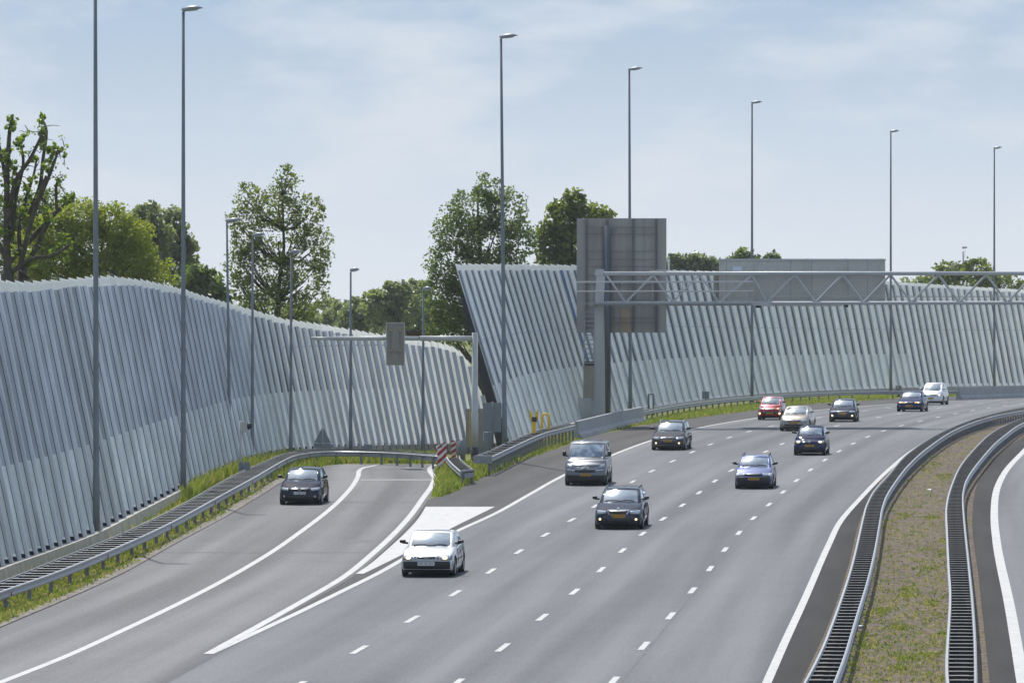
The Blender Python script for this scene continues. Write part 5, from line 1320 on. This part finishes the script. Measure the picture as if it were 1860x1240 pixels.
def person(label, C, info, arm_out=False):
    """driver seated on the car's left (right in the picture), seen through the glass"""
    W = info['W']; x = W * .2; yb = info['y0'] + info['ys']; H = info['H']
    top = H - .10
    pts = [((x, yb + .10, top - .86), .15), ((x, yb + .08, top - .66), .155), ((x, yb + .06, top - .46), .16), ((x, yb + .04, top - .34), .12), ((x, yb + .02, top - .27), .062), ((x, yb + .00, top - .17), .082), ((x, yb - .01, top - .08), .092), ((x, yb, top - .02), .06),
           ((x + .17, yb + .04, top - .37), .07), ((x + .22, yb - .10, top - .58), .05), ((x + .12, yb - .36, top - .52), .038), ((x + .10, yb - .44, top - .50), .03),
           ((x - .17, yb + .04, top - .37), .07), ((x - .22, yb - .10, top - .58), .05), ((x - .12, yb - .36, top - .52), .038), ((x - .10, yb - .44, top - .50), .03),
           ((x + .09, yb - .25, top - .92), .09), ((x + .10, yb - .50, top - .88), .075), ((x - .09, yb - .25, top - .92), .09), ((x - .10, yb - .50, top - .88), .075)]
    if arm_out:
        pts[9] = ((x + .30, yb - .06, top - .52), .05); pts[10] = ((x + .34, yb - .28, top - .44), .038); pts[11] = ((x + .33, yb - .36, top - .42), .03)
    E = [(0, 1), (1, 2), (2, 3), (3, 4), (4, 5), (5, 6), (6, 7), (3, 8), (8, 9), (9, 10), (10, 11), (3, 12), (12, 13), (13, 14), (14, 15), (0, 16), (16, 17), (0, 18), (18, 19)]
    for hb in (11, 15):                      # four fingers and a thumb at each hand
        p, _ = pts[hb]
        for k in range(5):
            a = -.035 + .0175 * k; e = (p[0] + a * 1.1, p[1] - (.06 if k < 4 else .03), p[2] + (.01 if k < 4 else .05)); f_ = (e[0], e[1] - .02, e[2] - (.035 if k < 4 else -.02))
            i0 = len(pts); pts += [(e, .010), (f_, .008)]; E += [(hb, i0), (i0, i0 + 1)]
    root = C.matrix_basis
    o = Vector((x, yb, 0)); me = bpy.data.meshes.new('person'); me.from_pydata([Vector(p) - o for p, r in pts], E, [])
    P = bpy.data.objects.new('person', me); COL.objects.link(P)
    tag(P, label, 'person'); me.materials.append(M['skin'])
    sk = P.modifiers.new('skin', 'SKIN'); sk.use_smooth_shade = True; P.modifiers.new('sub', 'SUBSURF').levels = 1
    for v, (p, r) in zip(me.skin_vertices[0].data, pts): v.radius = (r, r)
    me.skin_vertices[0].data[0].use_root = True
    P.matrix_basis = Matrix.Translation(C.location) @ C.rotation_euler.to_matrix().to_4x4() @ Matrix.Translation(o)
    # face and hair
    def ell(nm, c, r, m_):
        b_ = bmesh.new(); bmesh.ops.create_uvsphere(b_, u_segments=14, v_segments=9, radius=1); bmesh.ops.scale(b_, vec=r, verts=b_.verts); bmesh.ops.translate(b_, vec=Vector(c) - o, verts=b_.verts)
        me_ = bpy.data.meshes.new(nm); b_.to_mesh(me_); b_.free(); me_.materials.append(m_); [setattr(p, 'use_smooth', True) for p in me_.polygons]; return link(nm, me_, P)
    ell('hair', (x, yb + .025, top - .06), (.098, .105, .095), M['hair'])
    ell('nose', (x, yb - .105, top - .13), (.014, .02, .02), M['skin'])
    for sx in (-1, 1): ell('eye', (x + sx * .034, yb - .085, top - .10), (.012, .008, .008), M['ink']); ell('ear', (x + sx * .092, yb + .005, top - .12), (.012, .022, .03), M['skin'])
    ell('mouth', (x, yb - .088, top - .185), (.024, .008, .007), mat('lips', (.3, .12, .1), .6))
    sm = MB(); secs = [(top - .88, .20, .14), (top - .6, .21, .15), (top - .42, .225, .14), (top - .345, .18, .115), (top - .29, .075, .075)]; n = 16; V = []
    for z, rx, ry in secs: V += [Vector((x + rx * math.cos(6.2832 * k / n), yb + .06 + ry * math.sin(6.2832 * k / n), z)) - o for k in range(n)]
    sm.add(V, [(i * n + k, i * n + (k + 1) % n, (i + 1) * n + (k + 1) % n, (i + 1) * n + k) for i in range(len(secs) - 1) for k in range(n)], M['shirt'])
    for a_, b_ in ((8, 9), (12, 13)): sm.tube([Vector(pts[a_][0]) - o, Vector(pts[b_][0]) - o], [.085, .065], M['shirt'], 10)
    sm.build('shirt', P, True)
    # steering wheel belongs to the car
    m2 = MB(); cx = Vector((x, yb - .47, top - .58)); t1, t2 = Vector((1, 0, 0)), Vector((0, .45, .89))
    m2.tube([cx + (t1 * math.cos(6.2832 * k / 20) + t2 * math.sin(6.2832 * k / 20)) * .17 for k in range(21)], .014, M['plastic'], 6); m2.bar(cx - t1 * .17, cx + t1 * .17, .03, .02, M['plastic']); m2.build('steering_wheel', C)

def hd(py_, fx):   # heading of the road there (rotation about Z of a car that comes towards the camera)
    y = py_; d = (fx(y + 2) - fx(y - 2)) / 4; return -math.atan(d)
def lane(fr): return lambda y: fL(y) + (fR(y) - fL(y)) * fr
Q4 = lambda x0, z0, x1, z1: [(x0, z0), (x1, z0), (x1, z1), (x0, z1)]
PAL = {'black': paint('black_paint', (.008, .013, .026)), 'silver': paint('silver_paint', (.55, .56, .57), .5, .35), 'vangrey': paint('grey_blue_paint', (.135, .15, .165), .6, .3), 'dgrey': paint('dark_grey_paint', (.020, .027, .045), .5),
       'brown': paint('dark_brown_paint', (.045, .04, .04), .5), 'blue': paint('blue_paint', (.032, .058, .20), .45), 'navy': paint('navy_paint', (.011, .016, .055), .3), 'champ': paint('champagne_paint', (.27, .25, .215), .6, .32),
       'red': paint('red_paint', (.30, .012, .03), .2), 'nblue': paint('deep_blue_paint', (.010, .018, .075), .3), 'white': paint('silver_white_paint', (.62, .63, .65), .4, .35), 'char': paint('charcoal_paint', (.012, .019, .034), .4)}
G = lambda px, py: gp(px, py).y
# 1 black hatchback on the slip road
s = dict(L=4.2, W=1.76, H=1.48, hf=.72, hc=.98, hr=1.0, yc=1.15, yw=1.88, yrt=3.75, yrb=4.1, fo=.88, wb=2.58, r=.315, plate=(.50, .52, .11, 'plate_w', '1-KBJ-197'), emblem=(0, .645, .075), roundel=True,
         pairs=[('headlight', [(.47, .58), (.76, .62), (.79, .73), (.44, .685)], 'lampglass')], center=[('grille', Q4(-.42, .59, .42, .69), 'grille'), ('air_intake', Q4(-.55, .27, .55, .40), 'plastic'), ('trim', Q4(-.42, .70, .42, .712), 'chrome')],
         discs=[('fog_lamp', .62, .36, .05, .05, 'lampglass')], wsb=.20)
C, inf = make_car('hatchback', 'black hatchback with a white number plate, alone on the slip road', 'car', 547, 916, R(-3.5), s, PAL['black']); person('driver in dark clothes behind the wheel of the black slip road hatchback', C, inf)
# 2 silver older hatchback
s = dict(L=4.45, W=1.70, H=1.37, hf=.70, hc=.90, hr=.95, yc=1.25, yw=1.95, yrt=3.25, yrb=4.1, fo=.82, wb=2.61, r=.295, plate=(.43, .52, .115, 'plate_w', 'NY 41 315'), band=False, bumper=(.27, .50), low=1, boxy=True, rc=.025, wsb=.13,
         bow=.10, nose=.03, emblem=None, sunroof=True, rubstrip=True, mirror=(.22, .13), crown=.03, tw=.185, wt=.74,
         pairs=[('headlight', Q4(.43, .535, .68, .675), 'lampglass'), ('indicator_lamp', Q4(.69, .535, .77, .675), 'greybox')], center=[('grille', Q4(-.40, .54, .40, .67), PAL['silver']), ('grille_slot', Q4(-.27, .565, .27, .635), 'grille'), ('trim', Q4(-.28, .642, .28, .655), 'chrome'), ('trim', Q4(-.28, .552, .28, .562), 'chrome')],
         discs=[('headlight_beam', .56, .605, .085, .055, 'lamp_on'), ('driving_lamp', .35, .60, .05, .055, 'lampglass')], one=[('emblem', 0, .60, .075, .02, 'greybox')], antenna=False)
C, inf = make_car('hatchback', 'silver old angular hatchback with black bumper and lit headlights, nearest car', 'car', 779, 1046, hd(G(779, 1046), lane(.12)) - R(.5), s, PAL['silver']); person('driver in a dark shirt with an arm at the open window of the silver hatchback', C, inf, True)
# 3 grey blue van
s = dict(L=4.8, W=1.90, H=1.94, hf=.98, hc=1.18, hr=1.16, yc=.80, yw=1.60, yrt=4.7, yrb=4.78, fo=.90, wb=3.0, r=.325, plate=(.50, .52, .11, 'plate_y', '19-KTJ-53'), chevrons=(0, .80, .19), bow=.30, nose=.16, tum=.05, wbm=.93, wt=.82, b1=.30, low=2,
         pairs=[('headlight', [(.56, .76), (.80, .80), (.84, 1.0), (.62, .88)], 'lampglass'), ('trim', [(.46, .66), (.80, .70), (.80, .735), (.46, .70)], 'white')],
         center=[('air_intake', Q4(-.45, .60, .45, .70), 'grille'), ('grille', Q4(-.55, .74, .55, .755), 'chrome'), ('trim', Q4(-.55, .80, .55, .812), 'chrome')], mirror=(.20, .27), my=.45, wipers=[(-.65, .0), (.0, .62)], hd=1.1, wsb=.22, rc=.06)
C, inf = make_car('van', 'grey blue passenger van with black bumper in the leftmost motorway lane', 'van', 1065, 881, hd(G(1065, 881), lane(.12)), s, PAL['vangrey'])
# 4 dark grey estate
s = dict(L=4.8, W=1.82, H=1.50, hf=.74, hc=.98, hr=1.0, yc=1.30, yw=2.08, yrt=4.45, yrb=4.72, fo=.95, wb=2.76, r=.325, plate=(.50, .52, .11, 'plate_y', '05-XKD-8'), emblem=(0, .745, .06), rails=.06,
         pairs=[('headlight', [(.44, .60), (.76, .56), (.80, .72), (.42, .69)], 'lampglass'), ('lamp_frame', Q4(.48, .33, .74, .43), 'grille')], center=[('grille_frame', [(-.33, .545), (.33, .545), (.42, .735), (-.42, .735)], 'chrome'), ('trim', [(-.30, .57), (.30, .57), (.385, .71), (-.385, .71)], 'grille'), ('air_intake', Q4(-.42, .30, .42, .40), 'plastic')],
         discs=[('fog_lamp', .66, .385, .045, .042, 'lamp_on')])
C, inf = make_car('estate_car', 'dark grey estate car with a chrome framed grille, second nearest car', 'car', 1125, 960, hd(G(1125, 960), lane(.37)), s, PAL['dgrey'])
# 5 dark brown estate
s = dict(L=4.77, W=1.82, H=1.50, hf=.73, hc=.98, hr=1.0, yc=1.28, yw=2.06, yrt=4.4, yrb=4.7, fo=.93, wb=2.71, r=.325, plate=(.50, .52, .11, 'plate_y', '89-XRX-2'), emblem=(0, .645, .07), roundel=True, rails=.06, rail_chrome=True,
         pairs=[('headlight', [(.46, .56), (.77, .60), (.80, .72), (.43, .685)], 'lampglass'), ('lamp_frame', Q4(.48, .34, .76, .42), 'grille')], center=[('grille', Q4(-.43, .575, .43, .70), 'grille'), ('trim', Q4(-.45, .56, .45, .572), 'chrome'), ('trim', Q4(-.43, .63, .43, .638), 'chrome'), ('air_intake', Q4(-.45, .30, .45, .40), 'plastic'), ('lower_trim', Q4(-.72, .265, .72, .277), 'chrome')],
         discs=[('fog_lamp', .60, .385, .05, .042, 'lamp_on')])
C, inf = make_car('estate_car', 'dark brown estate car with lit fog lamps near the short concrete barrier', 'car', 1215, 817, hd(G(1215, 817), lane(.12)) + R(-1), s, PAL['brown'])
# 6 blue older estate
s = dict(L=4.36, W=1.70, H=1.42, hf=.72, hc=.95, hr=.97, yc=1.2, yw=1.86, yrt=4.0, yrb=4.3, fo=.84, wb=2.54, r=.30, plate=(.46, .52, .11, 'plate_y', '70-JL-XX'), bumper=(.26, .545), rails=.10, boxy=True, mirror=(.20, .13), bow=.17, nose=.06, low=1,
         pairs=[('headlight', [(.42, .575), (.64, .575), (.64, .69), (.38, .69)], 'lampglass'), ('indicator_lamp', [(.65, .575), (.77, .575), (.77, .69), (.65, .69)], 'white')], center=[('grille', Q4(-.36, .585, .36, .68), 'grille'), ('trim', Q4(-.30, .63, .30, .64), PAL['blue'])], discs=[('fog_lamp', .60, .415, .07, .04, 'lampglass')])
C, inf = make_car('estate_car', 'medium blue older estate car with black roof rails in the third lane', 'car', 1370, 887, hd(G(1370, 887), lane(.63)), s, PAL['blue'])
# 7 small navy hatchback
s = dict(L=3.54, W=1.64, H=1.48, hf=.76, hc=1.0, hr=1.02, yc=.86, yw=1.50, yrt=3.25, yrb=3.48, fo=.62, wb=2.42, r=.29, plate=(.50, .52, .11, 'plate_y', '86-XXS-4'), emblem=(0, .69, .075), roundel=True,
         pairs=[('headlight', [(.44, .64), (.70, .62), (.74, .77), (.42, .73)], 'lampglass')], center=[('grille', Q4(-.38, .685, .38, .70), 'grille'), ('air_intake', Q4(-.5, .28, .5, .40), 'plastic')], discs=[('headlight_beam', .55, .685, .085, .05, 'lamp_on')])
C, inf = make_car('hatchback', 'small navy blue hatchback with lit headlights, right of the champagne car', 'car', 1471, 826.5, hd(G(1471, 826.5), lane(.63)) + R(-1), s, PAL['navy']); person('driver seen as a dark shape in the small navy hatchback', C, inf)
# 8 champagne car
s = dict(L=4.5, W=1.78, H=1.45, hf=.70, hc=.98, hr=1.0, yc=1.15, yw=1.95, yrt=3.3, yrb=3.95, fo=.86, wb=2.68, r=.315, plate=(.50, .52, .11, 'plate_y', '87-RVZ-1'), emblem=(0, .64, .06), hd=1.0, mirror_black=False,
         pairs=[('headlight', [(.42, .56), (.76, .60), (.80, .70), (.44, .65)], 'lampglass'), ('grille', [(.09, .58), (.38, .56), (.40, .65), (.09, .665)], 'grille')], center=[('air_intake', Q4(-.55, .30, .55, .42), 'grille')])
C, inf = make_car('saloon', 'champagne beige car between the red hatchback and the small navy hatchback', 'car', 1444, 782.5, hd(G(1444, 782.5), lane(.37)) + R(-1), s, PAL['champ'])
# 9 red small hatchback
s = dict(L=3.6, W=1.60, H=1.48, hf=.74, hc=1.0, hr=1.04, yc=.82, yw=1.5, yrt=3.3, yrb=3.52, fo=.64, wb=2.38, r=.285, plate=(.44, .52, .11, 'plate_y', '8-XGH-41'), emblem=None, mirror_black=False,
         pairs=[('headlight', [(.46, .66), (.72, .70), (.72, .84), (.48, .76)], 'lampglass')], center=[('grille', [(-.33, .66), (.33, .66), (.36, .72), (-.36, .72)], 'grille'), ('trim', Q4(-.33, .72, .33, .735), 'chrome'), ('air_intake', [(-.40, .34), (.40, .34), (.50, .54), (-.50, .54)], 'grille')],
         discs=[('fog_lamp', .63, .42, .06, .07, 'lamp_on')], one=[('indicator_lamp', .50, .72, .06, .045, 'lamp_amber')])
C, inf = make_car('hatchback', 'bright red small hatchback beside the far guardrail', 'car', 1399, 762.5, hd(G(1399, 762.5), lane(.12)) + R(2), s, PAL['red'])
# 10 charcoal hatchback with fog lamps
s = dict(L=4.2, W=1.74, H=1.43, hf=.72, hc=.96, hr=.98, yc=1.15, yw=1.86, yrt=3.6, yrb=4.05, fo=.84, wb=2.52, r=.31, plate=(.50, .52, .11, 'plate_y', '47-NF-KS'), emblem=None,
         pairs=[('headlight', [(.42, .60), (.76, .60), (.76, .71), (.42, .70)], 'lampglass')], center=[('grille', Q4(-.37, .575, .37, .70), 'grille'), ('trim', Q4(-.39, .70, .39, .712), 'chrome'), ('trim', Q4(-.39, .565, .39, .575), 'chrome')], discs=[('fog_lamp', .62, .40, .055, .055, 'lamp_on')])
C, inf = make_car('hatchback', 'charcoal hatchback with two round lit fog lamps, below the far guardrail', 'car', 1531, 766, hd(G(1531, 766), lane(.37)) + R(3), s, PAL['char'])
# 11 deep blue saloon
s = dict(L=4.52, W=1.82, H=1.42, hf=.70, hc=.96, hr=.98, yc=1.32, yw=2.05, yrt=3.3, yrb=4.0, fo=.78, wb=2.76, r=.32, plate=(.42, .52, .11, 'plate_y', '61-SK-TB'), emblem=(0, .69, .035), hd=.98,
         pairs=[('headlight', [(.36, .60), (.76, .62), (.79, .70), (.38, .685)], 'lampglass'), ('grille', [(.03, .58), (.26, .58), (.28, .675), (.04, .675)], 'grille')], center=[('air_intake', Q4(-.5, .28, .5, .38), 'grille')], discs=[('headlight_beam', .60, .645, .08, .045, 'lamp_on'), ('indicator_lamp', .45, .645, .05, .035, 'lamp_amber'), ('fog_lamp', .64, .38, .045, .04, 'lampglass')])
C, inf = make_car('saloon', 'deep blue saloon with lit headlights just in front of the white minivan', 'car', 1653, 747.5, R(-11), s, PAL['nblue'])
# 12 silver white minivan
s = dict(L=4.3, W=1.74, H=1.66, hf=.84, hc=1.06, hr=1.06, yc=.90, yw=1.75, yrt=4.1, yrb=4.25, fo=.85, wb=2.69, r=.31, plate=(.50, .52, .11, 'plate_y', '21-NN-JP'), emblem=None, mirror_black=False, rails=.03, rail_chrome=True, nose=.16, low=1,
         pairs=[('headlight', [(.46, .68), (.78, .68), (.78, .80), (.44, .76)], 'lampglass')], center=[('grille', Q4(-.38, .70, .38, .76), 'grille')], one=[('headlight_beam', .60, .725, .08, .045, 'lamp_on')], px=-.05)
C, inf = make_car('minivan', 'silver white minivan, furthest vehicle beside the far guardrail', 'minivan', 1693, 735, R(-12), s, PAL['white'])
